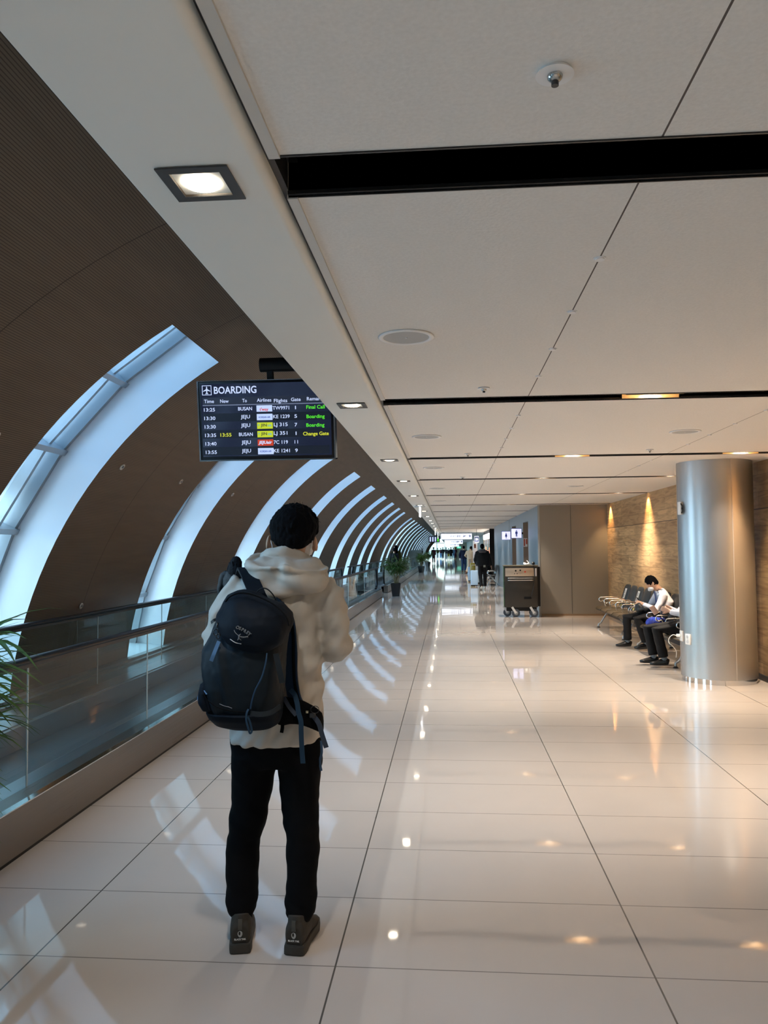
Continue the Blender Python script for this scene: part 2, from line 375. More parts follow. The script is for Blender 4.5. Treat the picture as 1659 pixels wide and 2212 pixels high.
for n_, f in enumerate(FAR):
    y0, y1 = f-W0, f
    w = empty('window_%d' % (n_+1), (0, 0, 0)); struct(w)
    bm = bmesh.new()
    for yy in (y0, y1):
        g0 = [bm.verts.new(vp(A0+(A1-A0)*i/20, yy, VR-.002)) for i in range(21)]; g1 = [bm.verts.new(vp(A0+(A1-A0)*i/20, yy, VR+RO-.02)) for i in range(21)]
        for i in range(20): bm.faces.new((g0[i], g0[i+1], g1[i+1], g1[i]))
    for a in (A0, A1):
        q = [vp(a, y0, VR-.002), vp(a, y1, VR-.002), vp(a, y1, VR+RO-.02), vp(a, y0, VR+RO-.02)]
        bm.faces.new([bm.verts.new(p) for p in q])
    fin('reveal', bm, M_reveal, w)
    near = n_ < 12
    bm = bmesh.new()
    angs = [A0]+TR[1:]
    for (ya, yb, r0, r1) in ((y1-.05, y1-.005, RO-.14, RO+.02), (y1-.25, y1-.21, RO-.10, RO+.02), (y0+.005, y0+.05, RO-.14, RO+.02)):
        rib(bm, ya, yb, VR+r0, VR+r1, angs)
    fin('window_frame', bm, M_alu, w)
    bm = bmesh.new()
    for a in TR[1:-1] if near else TR[2:-1:2]: tbar(bm, a, y0+.01, y1-.01, VR+RO-.17, VR+RO-.02, .006)
    fin('transom', bm, M_alu, w)
    bm = bmesh.new()
    gg = [[bm.verts.new(vp(a, yy, VR+RO-.05)) for yy in (y0, y1)] for a in angs]
    for A, B in zip(gg, gg[1:]): bm.faces.new((A[0], A[1], B[1], B[0]))
    fin('pane', bm, M_win, w)
    # daylight entering the opening: the sky just outside the glass
    for am, da in (((17.0, 23.5), (44.5, 26.0)) if n_ < 13 else ((31.6, 48.0),)):
        am = R(am); l = bpy.data.lights.new('daylight', 'AREA'); l.shape = 'RECTANGLE'; l.size = W0+.1; l.size_y = 2*(VR+RO+.04)*math.tan(R(da)/2)*1.0
        l.color = (.54, .78, 1.0) if am < R(40) else (.36, .63, 1.0); l.energy = (DAY if am < R(40) else DAY*.45)*math.pi*l.size*l.size_y
        o = bpy.data.objects.new('daylight', l); COL.objects.link(o)
        zdir = Vector((-math.cos(am), 0, math.sin(am))); xdir = Vector((0, 1, 0)); ydir = zdir.cross(xdir)
        o.matrix_world = Matrix.Translation(vp(am, (y0+y1)/2, VR+RO+.04)) @ Matrix((xdir, ydir, zdir)).transposed().to_4x4()
        o.parent = w
# ceiling: slabs between black light slots
SLOT = [(2.092, .235), (5.43, .20), (8.88, .15), (11.66, .14), (15.12, .14), (18.6, .14), (21.8, .14), (25.3, .14), (29.0, .14), (32.3, .14), (36.3, .14), (40.4, .14), (44.2, .14), (48, .14), (52, .14), (56, .14), (60, .14), (65, .14), (70, .14)]
bm = bmesh.new(); prev = YB
CL = -.425
for yc, w_ in SLOT:
    box(bm, CL, 9, prev, yc-w_/2, CZH, CZH+.12); prev = yc+w_/2
box(bm, CL, 9, prev, YE, CZH, CZH+.12)
struct(fin('ceiling', bm, M_ceil))
bx('ceiling', -.86, 9.2, YB, YE, CZH+.35, CZH+.45, M_black)['kind'] = 'structure'
for k, (yc, w_) in enumerate(SLOT):
    bm = bmesh.new(); h = w_/2
    box(bm, -.452, 9, yc-h-.004, yc-h, CZH-.004, CZH+.22); box(bm, -.452, 9, yc+h, yc+h+.004, CZH-.004, CZH+.22)
    box(bm, -.452, 9, yc-h, yc+h, CZH+.215, CZH+.22); box(bm, -.452, 9, yc-h, yc-h+.012, CZH+.001, CZH+.012); box(bm, -.452, 9, yc+h-.012, yc+h, CZH+.001, CZH+.012)
    struct(fin('trim_%d' % (k+2), bm, mat('slot_black', (.012, .012, .013), .38)))
# soffit strip along the vault with a rounded edge, and the pale channel beside it
bm = bmesh.new(); ZS = 2.60
prof = [(-.852, ZS+.30), (-.852, ZS+.004), (-.848, ZS)] + [(-.50+.028*math.sin(R(t)), ZS+.028*(1-math.cos(R(t)))) for t in (0, 15, 30, 45, 60, 75, 90)] + [(-.472, ZS+.30)]
ys = (YB, YE)
rg = [[bm.verts.new((x, y, z)) for x, z in prof] for y in ys]
for i in range(len(prof)): bm.faces.new((rg[0][i], rg[0][(i+1) % len(prof)], rg[1][(i+1) % len(prof)], rg[1][i]))
bm.faces.new(rg[0]); bm.faces.new(rg[1][::-1])
struct(fin('ceiling', bm, M_soffit, angle=40))
bm = bmesh.new(); prev = YB
for yc, w_ in SLOT:
    box(bm, -.455, -.425, prev, yc-w_/2, CZH-.008, CZH+.1); prev = yc+w_/2
box(bm, -.455, -.425, prev, YE, CZH-.008, CZH+.1)
struct(fin('trim_22', bm, mat('pale_channel', (.60, .58, .54), .4)))
bx('trim_23', -.475, -.453, YB, YE, CZH+.02, CZH+.1, M_dark)['kind'] = 'structure'
bx('trim_24', -.857, -.852, YB, YE, ZS+.02, ZS+.32, M_dark)['kind'] = 'structure'
# cavity over the soffit closed off
bx('wall_cavity', .3, .5, YB, VE, CZH+.3, 4.3, M_dark)['kind'] = 'structure'
# right hand side
bx('wall_right', 3.72, 3.9, YB, 19.03, 0, CZH+.02, M_wood)['kind'] = 'structure'
bx('baseboard_right', 3.70, 3.72, YB, 19.03, 0, .07, M_dark)['kind'] = 'structure'
bx('wall_back', -4.7, 9, YB-.2, YB, 0, 4.6, mat('back_wall', (.42, .37, .32), .6))['kind'] = 'structure'
# toilet block: taupe front, steel clad corridor side with two doorways
bm = bmesh.new(); box(bm, 2.142, 3.74, 19.03, 19.2, .04, CZH+.02)
fr = struct(fin('wall_front', bm, M_greypanel))
bx('trim_25', 2.868, 2.874, 19.024, 19.03, .04, CZH, M_dark)['kind'] = 'structure'
bx('baseboard_front', 2.15, 3.72, 19.015, 19.03, 0, .045, mat('tan_skirting', (.22, .15, .09), .5))['kind'] = 'structure'
bx('trim_26', 2.10, 2.142, 19.02, 19.10, 0, CZH, M_alu)['kind'] = 'structure'
DOORS = [(21.75, 23.0), (25.7, 27.05)]
bm = bmesh.new(); prev = 19.2
for d0, d1 in DOORS:
    box(bm, 2.14, 2.34, prev, d0, 0, CZH); box(bm, 2.14, 2.34, d0, d1, 2.33, CZH); prev = d1
box(bm, 2.14, 2.34, prev, 38, 0, CZH)
struct(fin('wall_corridor', bm, M_bluepanel))
for k, (d0, d1) in enumerate(DOORS):
    bm = bmesh.new(); box(bm, 2.345, 3.6, d1-.004, d1+.1, 0, 2.4); box(bm, 2.12, 2.345, d1-.006, d1+.002, 0, 2.33); box(bm, 2.345, 3.6, d0-.1, d0, 0, 2.4); box(bm, 3.5, 3.6, d0, d1, 0, 2.4)
    struct(fin('door_%d' % (k+1), bm, mat('brown_jamb', (.27, .20, .15), .5)))
bx('trim_27', 2.12, 2.14, 28.4, 28.46, 0, CZH, M_chrome)['kind'] = 'structure'
bx('wall_recess', 2.1, 4.2, 41.6, 41.8, 0, CZH, M_black)['kind'] = 'structure'
bx('trim_28', 4.1, 4.2, 38, 41.6, 0, CZH, mat('recess_grey', (.2, .2, .2), .5))['kind'] = 'structure'
# far end
bx('wall_far', 2.95, 3.1, 50.2, YE, 0, CZH, mat('pale_far_wall', (.62, .62, .58), .5))['kind'] = 'structure'
bm = bmesh.new()
for k in range(9): box(bm, 2.72, 2.95, 68+k*2.6, 68.9+k*2.6, 0, CZH, .02)
struct(fin('trim_29', bm, mat('white_pilaster', (.80, .83, .80), .35)))
bx('wall_end', .95, 3.0, YE-2, YE-1.8, 0, CZH, mat('beige_end_wall', (.50, .44, .36), .5))['kind'] = 'structure'
bx('trim_30', .80, 1.10, YE-2.4, YE-2, 0, CZH, M_wood)['kind'] = 'structure'
# arch ring and glazed end of the vault
bm = bmesh.new(); rib(bm, VE, VE+1.5, VR-.42, VR+.5, [A0+(R(100)-A0)*i/20 for i in range(21)])
struct(fin('trim_31', bm, mat('dark_wood_arch', (.20, .09, .045), .4)))
w = struct(empty('window_40', (0, 0, 0)))
bm = bmesh.new(); q = [bm.verts.new(v) for v in ((-6, YE-.1, .02), (.95, YE-.1, .02), (.95, YE-.1, 4.6), (-6, YE-.1, 4.6))]; bm.faces.new(q); fin('pane', bm, glass_mat('tinted_glass', (.55, .72, .69), 1), w)
bm = bmesh.new()
for x in (-5, -3.6, -2.2, -.8, .6): box(bm, x, x+.10, YE-.15, YE-.05, 0, 4.6)
for z in (1.1, 2.5, 3.8): box(bm, -6, .95, YE-.15, YE-.05, z, z+.08)
fin('window_frame', bm, M_alu, w)
w = struct(empty('window_41', (0, 0, 0)))
bm = bmesh.new(); q = [bm.verts.new(v) for v in ((-4.6, VE+1.5, .3), (-4.6, YE, .3), (-4.6, YE, 4.5), (-4.6, VE+1.5, 4.5))]; bm.faces.new(q); fin('pane', bm, MATS['tinted_glass'], w)
bx('wall_outer_right', 8.9, 9.1, YB, YE, 0, CZH+.3, mat('back_wall'))['kind'] = 'structure'
bx('roof', -6, 9, VE, YE, 4.6, 4.8, M_white)['kind'] = 'structure'
# apron outside
bx('ground_outside', -140, -6, -80, 260, -6.2, -6, mat('concrete_apron', (.62, .62, .58), .8))['kind'] = 'structure'
# ================================================================== light fittings
M_lens = mat('warm_lens', (1, .9, .75), .4, emit=(1, .86, .66), es=9)
M_glow = mat('warm_bulb', (1, .8, .5), .4, emit=(1, .70, .38), es=14)
M_gold = mat('glow_gold_reflector', (.45, .33, .18), .5)  # gold tint puts the lamps' warm glow into the slot wall colour
def soffit_light():
    t = empty('downlight')
    bm = bmesh.new(); s = .097; i = .068
    for a in ((-s, s, -s, -i), (-s, s, i, s), (-s, -i, -i, i), (i, s, -i, i)): box(bm, a[0], a[1], a[2], a[3], -.004, .0)
    fin('bezel', bm, mat('charcoal_bezel', (.045, .047, .05), .4), t)
    bm = bmesh.new()
    v0 = [bm.verts.new((x*i, y*i, -.001)) for x, y in ((-1, -1), (1, -1), (1, 1), (-1, 1))]; v1 = [bm.verts.new((x*.055, y*.055, .05)) for x, y in ((-1, -1), (1, -1), (1, 1), (-1, 1))]
    for k in range(4): bm.faces.new((v0[k], v0[(k+1) % 4], v1[(k+1) % 4], v1[k]))
    bm.faces.new(v1)
    fin('baffle', bm, mat('bronze_baffle', (.06, .045, .03), .35), t)
    bm = bmesh.new(); cyl(bm, (0, 0, .012), .048, .03, 28)
    fin('lens', bm, M_lens, t)
    return t
SY = [2.06, 5.41, 8.83, 11.58, 14.85, 18.1, 20.95, 24.45, 28.06, 31.0, 34.7, 38.3, 41.9, 45.4, 49, 53, 57, 61]
# openings are cut optically: the fitting hangs 3 mm below the soffit skin
t0 = soffit_light()
ordn = ['nearest the camera', 'second from the camera', 'third from the camera', 'fourth from the camera', 'fifth from the camera', 'sixth from the camera', 'seventh from the camera', 'eighth from the camera']
for k, y in enumerate(SY):
    t = t0 if k == 0 else dup(t0)
    t.location = (-.66, y, ZS-.003)
    tag(t, 'square black framed warm downlight in the pale soffit strip, %s' % ordn[k] if k < 8 else 'tiny far away downlight in the pale soffit strip', 'light', 'downlights along the pale soffit')
    if k < 14: spot('downlight_beam', (0, 0, -.02), 34 if k < 10 else 60, (1, .92, .82), 110, 1, parent=t)
for k, y in enumerate([-1.3, -4.5]):  # added downlights carry the row on, unseen behind the camera
    t = dup(t0, (-.66, y, ZS-.003)); tag(t, 'added square warm downlight, unseen in the soffit behind the camera, %s' % ['nearer one', 'further one'][k], 'light'); spot('downlight_beam', (0, 0, -.02), 34, (1, .92, .82), 110, 1, parent=t)
def slot_light():
    t = empty('slot_downlight')
    bm = bmesh.new()
    box(bm, -.19, .19, -.064, -.060, -.002, .15); box(bm, -.19, .19, .060, .064, -.002, .15); box(bm, -.19, .19, -.06, .06, .146, .15)
    fin('glow_reflector', bm, M_gold, t)
    for s in (-1, 1):
        bm = bmesh.new(); cyl(bm, (s*.075, 0, .085), .036, .02, 20); fin('bulb', bm, M_glow, t)
    return t
s0 = slot_light(); first = True
rown = {1: 'second slot from the camera', 2: 'third slot from the camera', 3: 'fourth slot from the camera', 4: 'fifth slot from the camera', 5: 'sixth slot from the camera'}
for k, (yc, w_) in enumerate(SLOT[:14]):
    for side, X in ((0, 1.38), (1, 3.2)):
        if (k > 4 and side == 1) or (k == 0): continue
        t = s0 if first else dup(s0); first = False
        t.location = (X, yc, CZH)
        where = ('over the walkway' if side == 0 else 'over the seating')
        tag(t, 'twin warm lamp glowing in the %s, %s' % (rown[k], where) if k in rown else 'faint twin lamp in a far black ceiling slot', 'light', 'twin lamps in the black ceiling slots')
        spot('slot_beam', (0, 0, .06), 75 if side == 0 else 80, (1, .87, .72), 100, .9, parent=t, size=.05)
for X in (1.38, 3.2):
    t = dup(s0, (X, 2.092, CZH)); [bpy.data.objects.remove(c) for c in list(t.children) if c.type == 'LIGHT']
    tag(t, 'twin warm lamp in the broad slot overhead right of the picture, %s' % ('inner one' if X < 2 else 'outer one'), 'light'); spot('slot_beam', (0, 0, .06), 0.001, (1, .87, .72), 100, .9, parent=t, size=.05)
    t.location.x += 1.6 if X > 3 else .9
for y in (-1.2, -4.4):  # lamps made up for extra light, out of view behind the camera
    for X in (1.38, 3.2):
        l = empty('added_fill_lamp', (X, y, CZH-.01), 0, 'added warm fill lamp, unseen behind the camera, %s %s' % ('near' if y > -2 else 'far', 'left' if X < 2 else 'right'), 'light')
        bm = bmesh.new(); cyl(bm, (0, 0, 0), .08, .02); fin('lens', bm, M_lens, l)
        spot('fill_beam', (0, 0, -.03), 45, (1, .92, .82), 130, 1, parent=l)
# wall washers that draw warm cones on the timber
for k, yc in enumerate([8.88, 11.66, 15.12, 18.6, 5.43]):
    t = empty('wall_washer', (3.60, yc, CZH), 0, ['small amber spotlight at the timber wall, behind the steel column top', 'small amber spotlight at the timber wall, first past the column', 'small amber spotlight making the right bright cone on the timber wall', 'small amber spotlight making the left bright cone on the timber wall', 'small amber spotlight at the timber wall, right of the picture'][k], 'light', 'amber spotlights at the timber wall')
    bm = bmesh.new(); cyl(bm, (0, 0, .06), .03, .05, 16); fin('lamp_body', bm, M_dark, t)
    bm = bmesh.new(); cyl(bm, (0, 0, .033), .024, .005, 16); fin('bulb', bm, M_glow, t)
    spot('washer_beam', (-.0, 0, .02), 44, (1, .60, .25), 84, .75, parent=t, size=.015).rotation_euler = (0, R(-8), 0)
# ================================================================== ceiling devices
def speaker():
    t = empty('ceiling_speaker')
    bm = bmesh.new(); tube(bm, [(.122*math.cos(a), .122*math.sin(a), -.004) for a in [k*math.pi/20 for k in range(40)]], (.005, .014), 8, Vector((0, 0, 1)), closed=True)
    fin('rim', bm, M_white, t, True)
    bm = bmesh.new(); cyl(bm, (0, 0, -.002), .114, .006, 40); fin('grille', bm, mat('grey_mesh_grille', (.42, .43, .43), .6), t)
    bm = bmesh.new(); ball(bm, (0, 0, -.006), (.006, .006, .003), 8); fin('indicator', bm, M_white, t)
    return t
sp0 = speaker()
SPK = [(-.195, 3.755, 'over the black row of slots, largest'), (-.195, 7.16, 'second in the left row'), (-.185, 9.93, 'third in the left row'), (-.19, 13.38, 'fourth in the left row'), (2.09, 7.15, 'near the steel column'), (2.09, 13.29, 'far one of the right row'), (-.19, 16.9, 'fifth in the left row')]
for k, (x, y, w_) in enumerate(SPK):
    t = sp0 if k == 0 else dup(sp0)
    t.location = (x, y, CZH); tag(t, 'round grey ceiling speaker with a white rim, %s' % (w_ if k else 'closest to the camera and largest'), 'speaker', 'round speakers in the ceiling')
def detector(big):
    t = empty('smoke_detector' if not big else 'ceiling_sprinkler')
    bm = bmesh.new(); cyl(bm, (0, 0, -.004), .041, .008, 32, r2=.036); fin('rose', bm, M_white, t, angle=30)
    bm = bmesh.new(); ball(bm, (0, 0, -.010), (.017, .017, .013), 16); fin('sensor_dome', bm, M_steel, t, True)
    bm = bmesh.new(); cyl(bm, (0, 0, -.026), .008, .01, 12); fin('nozzle', bm, M_dark, t)
    return t
d0_ = detector(True)
for k, (x, y) in enumerate([(.237, 1.675), (.23, 5.02), (.21, 8.5), (2.1, 8.43), (.2, 11.3), (.2, 14.9)]):
    t = d0_ if k == 0 else dup(d0_)
    t.location = (x, y, CZH); tag(t, 'white ceiling sprinkler rose, ' + ['largest, above the first black slot', 'just before the second black slot', 'before the third black slot on the left', 'right one by the ceiling joint near the column', 'before the fourth black slot', 'before the fifth black slot'][k], 'sprinkler', 'sprinklers in the ceiling')
cl0 = None
CLIP = [(x, y) for x in (.54, 2.38) for y in (2.80, 3.43, 4.07, 4.71, 6.1, 6.75, 7.4, 8.05, 9.5, 10.1, 10.75)]
for k, (x, y) in enumerate(CLIP):
    if cl0 is None:
        bm = bmesh.new(); cyl(bm, (0, 0, -.004), .017, .006, 20); cyl(bm, (0, 0, -.001), .022, .002, 20)
        t = cl0 = fin('ceiling_clip', bm, M_white, None, angle=30)
    else: t = dup(cl0)
    t.location = (x, y, CZH); j = k % 11
    tag(t, 'tiny white round clip on the %s ceiling joint, %s' % ('left' if k < 11 else 'right', ['first', 'second', 'third', 'fourth', 'fifth', 'sixth', 'seventh', 'eighth', 'ninth', 'tenth', 'eleventh'][j]+' from the camera'), 'clip', 'clips on the ceiling joints')
# ================================================================== boarding screen
B = empty('departure_screen', (0, 0, 0), 0, 'black BOARDING flight screen hanging from the ceiling, large and near', 'screen')
BW, BH = 1.192, .686
tl = at(429, 826, 6.74); br = at(729, 993, 6.84)
B.location = (tl.x, 6.72, tl.z); B.rotation_euler = (R(8.5), 0, 0)
M_scr = mat('dark_screen', (.004, .005, .008), .12, spec=.6, emit=(.010, .014, .035), es=.4)
bx('housing', 0, BW, .0, .09, -BH, 0, M_black, B, .006)
bm = bmesh.new()
for a in ((-.012, .0, -BH-.012, .004), (BW, BW+.012, -BH-.012, .004)): box(bm, a[0], a[1], -.004, .10, a[2], a[3])
box(bm, -.012, BW+.012, -.004, .10, -BH-.012, -BH); box(bm, -.012, BW+.012, -.004, .1, .0, .006)
fin('frame', bm, mat('satin_edge', (.30, .30, .30), .25, metal=1), B)
bx('screen', .022, BW-.022, -.003, 0, -BH+.028, -.022, M_scr, B)
kx = BW/1440
def UX(cx, cy): return (cx-(135+.053*(cy-210)))*kx
def UZ(cx, cy): return -(cy-210+.014*(cx-135))/850*BH
def emi(name, c, s=.42): return mat(name, tuple(v*.1 for v in c), .5, emit=c, es=s)
M_tw = emi('screen_white', (.56, .66, .95)); M_tg = emi('screen_green', (.10, .80, .03)); M_ty = emi('screen_yellow', (.66, .70, .04))
M_tr = emi('logo_red', (.60, .03, .02)); M_tb = emi('logo_blue', (.02, .06, .35)); M_pw = emi('logo_patch_white', (.50, .62, .92)); M_py = emi('logo_patch_yellow', (.50, .60, .02)); M_pr = emi('logo_patch_red', (.50, .045, .015)); M_row = emi('screen_row_band', (.006, .009, .018))
M_hdr = emi('screen_header_band', (.016, .022, .04)); M_gy = emi('screen_rule', (.14, .17, .26)); M_cy = emi('logo_cyan', (.10, .40, .45)); M_dk = emi('logo_dark', (.03, .04, .03))
def fit(name, s, x0, x1, cy, cap, m, dy=-.0042, bold=.0, shear=0):
    """lettering fitted into a box given in the screen's own picture"""
    o = text(name, s, 1, m, B, (0, 0, 0), bold=bold, ext=.001, shear=shear)
    xs = [v.co.x for v in o.data.vertices]; ys = [v.co.y for v in o.data.vertices]
    ref = max(ys) if not any(c in s for c in 'gyjpq') else max(ys)
    lo = 0 if any(c in s for c in 'gypq') else min(ys)
    sy = cap*kx/.73
    sxx = (x1-x0)*kx/(max(xs)-min(xs))
    xc = min(xs); yc = (max(ys)+min(ys))/2 if not any(c in s for c in 'gypq') else (max(ys)+0-.0)/2
    cx = (x0+x1)/2
    for v in o.data.vertices:
        v.co.x = (v.co.x-xc)*sxx; v.co.y = (v.co.y-yc)*sy; v.co.z = v.co.z*.3
    o.location = (UX(x0, cy), dy, UZ(cx, cy))
    return o
def patch_(name, x0, x1, y0, y1, m, d0=-.0036, d1=-.003):
    xm, ym = (x0+x1)/2, (y0+y1)/2; w2 = (x1-x0)*kx/2; h2 = (y1-y0)/850*BH/2; X, Z = UX(xm, ym), UZ(xm, ym)
    return bx(name, X-w2, X+w2, d0, d1, Z-h2, Z+h2, m, B)
patch_('header_band', 190, 1560, 372, 452, M_hdr); patch_('header_rule', 190, 1560, 452, 462, M_gy, -.0038)
for cy in (590, 770, 955): patch_('row_band', 195, 1565, cy-45, cy+45, M_row)
fit('title', 'BOARDING', 310, 768, 300, 76, M_tw, bold=.018)
for s, x0, x1, cy in (('Time', 205, 313, 421), ('New', 380, 472, 420), ('To', 618, 668, 416), ('Airlines', 775, 930, 412), ('Flights', 957, 1100, 411), ('Gate', 1140, 1243, 408), ('Remarks', 1308, 1494, 402)):
    fit('column_heading', s, x0, x1, cy, 38, M_tw, bold=.01)
ROWS = [('13:25', '', 'BUSAN', "t'way", 'TW9971', '1', 'Final Call'), ('13:30', '', 'JEJU', 'KOREAN AIR', 'KE 1239', '5', 'Boarding'), ('13:30', '', 'JEJU', 'JINAIR', 'LJ 315', '7', 'Boarding'),
        ('13:35', '13:55', 'BUSAN', 'JINAIR', 'LJ 351', '1', 'Change Gate'), ('13:40', '', 'JEJU', 'JEJUair', '7C 119', '11', ''), ('13:55', '', 'JEJU', 'KOREAN AIR', 'KE 1241', '9', '')]
for k, (a, n_, to, al, fl, ga, rm) in enumerate(ROWS):
    cy = 512+92.2*k; dx = 5.2*k
    fit('time_text', a, 205+dx, 325+dx, cy, 38, M_tw, bold=.012)
    if n_: fit('new_time_text', n_, 388, 507, cy-4, 38, M_ty, bold=.012)
    w2 = 75 if to == 'BUSAN' else 50
    fit('city_text', to, 650+dx*.85-w2, 650+dx*.85+w2, cy-9, 38, M_tw, bold=.012)
    x0 = 773+dx*.95; y0 = cy-44
    pm = {'t': M_pw, 'K': M_pw}.get(al[0], M_py if al == 'JINAIR' else M_pr)
    patch_('airline_patch', x0, x0+168, y0, y0+68, pm, -.0045)
    if al == "t'way": fit('airline_logo', al, x0+33, x0+127, y0+34, 34, M_tr, -.0055, .02)
    elif al == 'KOREAN AIR': fit('airline_logo', al, x0+22, x0+146, y0+36, 20, M_tb, -.0055, .02)
    elif al == 'JINAIR':
        fit('airline_logo', 'JIN', x0+38, x0+104, y0+34, 30, M_dk, -.0055, .02); fit('airline_logo', 'AIR', x0+110, x0+156, y0+34, 22, M_cy, -.0055, .02); fit('airline_logo', '*', x0+8, x0+26, y0+28, 30, M_cy, -.0055, .02)
    else: fit('airline_logo', al, x0+8, x0+156, y0+36, 32, M_tw, -.0055, .03, .2)
    wf = {'TW9971': (945, 1123), 'KE 1239': (952, 1130), 'LJ 315': (962, 1110), 'LJ 351': (963, 1110), '7C 119': (965, 1117), 'KE 1241': (967, 1140)}[fl]
    fit('flight_text', fl, wf[0], wf[1], cy-15, 38, M_tw, bold=.012)
    gx = 1190+dx*.8; gw = 18 if ga == '11' else (5 if ga == '1' else 14)
    fit('gate_text', ga, gx-gw, gx+gw, cy-17, 38, M_tw, bold=0 if '1' in ga else .012)
    if rm:
        xx = (1305, 1500) if k == 0 else ((1309, 1502) if k < 3 else (1277, 1550))
        fit('remark_text', rm, xx[0], xx[1], cy-22, 38, M_tg if k < 3 else M_ty, bold=.014)
# framed aeroplane sign
bm = bmesh.new(); X0, X1, Z0, Z1 = UX(182, 302), UX(284, 302), UZ(232, 355), UZ(232, 250)
f_ = .005
box(bm, X0, X1, -.0045, -.003, Z1-f_, Z1); box(bm, X0, X1, -.0045, -.003, Z0, Z0+f_); box(bm, X0, X0+f_, -.0045, -.003, Z0, Z1); box(bm, X1-f_, X1, -.0045, -.003, Z0, Z1)
pl = [(0, .40), (.05, .30), (.06, .12), (.36, -.06), (.36, -.13), (.06, -.03), (.05, -.24), (.14, -.32), (.14, -.38), (0, -.34)]
pl = pl+[(-x, z) for x, z in pl[::-1]][1:-1]
cx_, cz_, ss = (X0+X1)/2, (Z0+Z1)/2, (X1-X0)*1.05
vs = [bm.verts.new((cx_+x*ss, -.0045, cz_+z*ss)) for x, z in pl]; bm.faces.new(vs)
raw('aeroplane_sign', bm, M_tw, B)
# its cylinder arm reaching out from under the soffit edge
P_ = empty('mount_arm'); P_.parent = B
bpy.data.objects.remove(P_)
bm = bmesh.new(); zc = .155; xa = at(565, 803, 6.8).x-tl.x
cyl(bm, ((xa+1.40)/2, .06, zc-.02), .062, 1.40-xa, 28, 'X')
fin('mounting_tube', bm, M_black, B, angle=30)
for x in (xa+.06, xa+.62): bx('hanger_bracket', x, x+.05, .03, .09, -.01, zc-.04, M_black, B)
# ================================================================== moving walkway
M_hand = mat('black_handrail', (.007, .007, .008), .35, spec=.3)
M_belt = mat('ribbed_pallet', (.16, .18, .20), .38, metal=.7, bump=(60, .15, .002))
M_deck = brushed('deck_steel', (.42, .44, .45), .3, 'Y', 120, .06)
def walkway(y0, y1, lab, joints_n, joints_f):
    t = empty('moving_walkway', (0, 0, 0), 0, lab, 'walkway', 'moving walkways along the windows')
    # near plinth: bronze-like brushed skirt, polished cap, dark shadow gap
    bm = bmesh.new(); box(bm, -2.42, -2.262, y0, y1, .02, .262)
    fin('plinth', bm, M_steelY, t)
    bm = bmesh.new(); box(bm, -2.44, -2.268, y0, y1, 0, .02); fin('shadow_gap', bm, M_black, t)
    bm = bmesh.new(); vs = [(-2.425, .240), (-2.258, .264), (-2.258, .270), (-2.425, .247)]
    q = [[bm.verts.new((x, y, z)) for x, z in vs] for y in (y0, y1)]
    for k in range(4): bm.faces.new((q[0][k], q[0][(k+1) % 4], q[1][(k+1) % 4], q[1][k]))
    bm.faces.new(q[0]); bm.faces.new(q[1][::-1])
    fin('plinth_cap', bm, M_polish, t)
    bx('inner_deck', -2.56, -2.44, y0+.6, y1-.6, .20, .245, M_deck, t)
    bx('skirt', -2.60, -2.56, y0+.6, y1-.6, .0, .235, M_deck, t); bx('skirt', -3.40, -3.36, y0+.6, y1-.6, 0, .235, M_deck, t)
    bx('pallet_belt', -3.36, -2.60, y0, y1, .005, .06, M_belt, t)
    bx('far_deck', -3.80, -3.40, y0+.6, y1-.6, .0, .245, M_deck, t)
    for X, J in ((-2.43, joints_n), (-3.60, joints_f)):
        J = [y0+.5]+[j for j in J if y0+1 < j < y1-1]+[y1-.5]
        for a, b in zip(J, J[1:]):
            bm = bmesh.new(); q = [bm.verts.new(v) for v in ((X, a+.006, .24), (X, b-.006, .24), (X, b-.006, .955), (X, a+.006, .955))]; bm.faces.new(q)
            fin('glass_panel', bm, M_glass, t)
        for j in J[1:-1]:
            bx('glass_joint', X-.004, X+.004, j-.004, j+.004, .24, .955, mat('joint_edge', (.60, .68, .68), .25), t)
        # handrail loop with round newel ends
        pts = [(X, y0+.55, .30), (X, y0+.28, .36), (X, y0+.14, .60), (X, y0+.28, .88), (X, y0+.6, .975)] + [(X, y, .975) for y in (y0+2, y1-2)] + [(X, y1-.6, .975), (X, y1-.28, .88), (X, y1-.14, .60), (X, y1-.28, .36), (X, y1-.55, .30)]
        bm = bmesh.new(); tube(bm, smoothpath(pts, 6), (.020, .038), 12, ref=Vector((0, -.0, 1)))
        fin('handrail', bm, M_hand, t, True)
        bx('handrail_track', X-.016, X+.016, y0+.7, y1-.7, .935, .957, M_dark, t)
    for Y in (y0, y1-.6): bx('comb_plate', -3.38, -2.58, Y, Y+.6, .0, .066, M_polish, t)
    return t
jn = [-.9+1.81*k for k in range(-2, 60)]; jn = [4.412-1.81*4+1.81*k for k in range(80)]; jf = [7.88-1.81*6+1.81*k for k in range(80)]
walkway(-4.5, 26.5, 'long moving walkway with glass sides and black handrails, left of the man with the backpack', jn, jf)
walkway(29.0, 68.0, 'further moving walkway with glass sides, behind the distant potted plants', jn, jf)
# pale end screens between the walkways, far off
e_ = empty('glass_barrier', (-2.95, 69.2, 0), 0, 'distant pale glass barrier with a dark post, left of the second potted plant', 'barrier')
bx('panel', -.55, .55, -.01, .01, .1, 1.5, mat('frosted_glass', (.60, .68, .66), .3), e_); bx('post', .56, .64, -.04, .04, 0, 1.62, M_dark, e_)

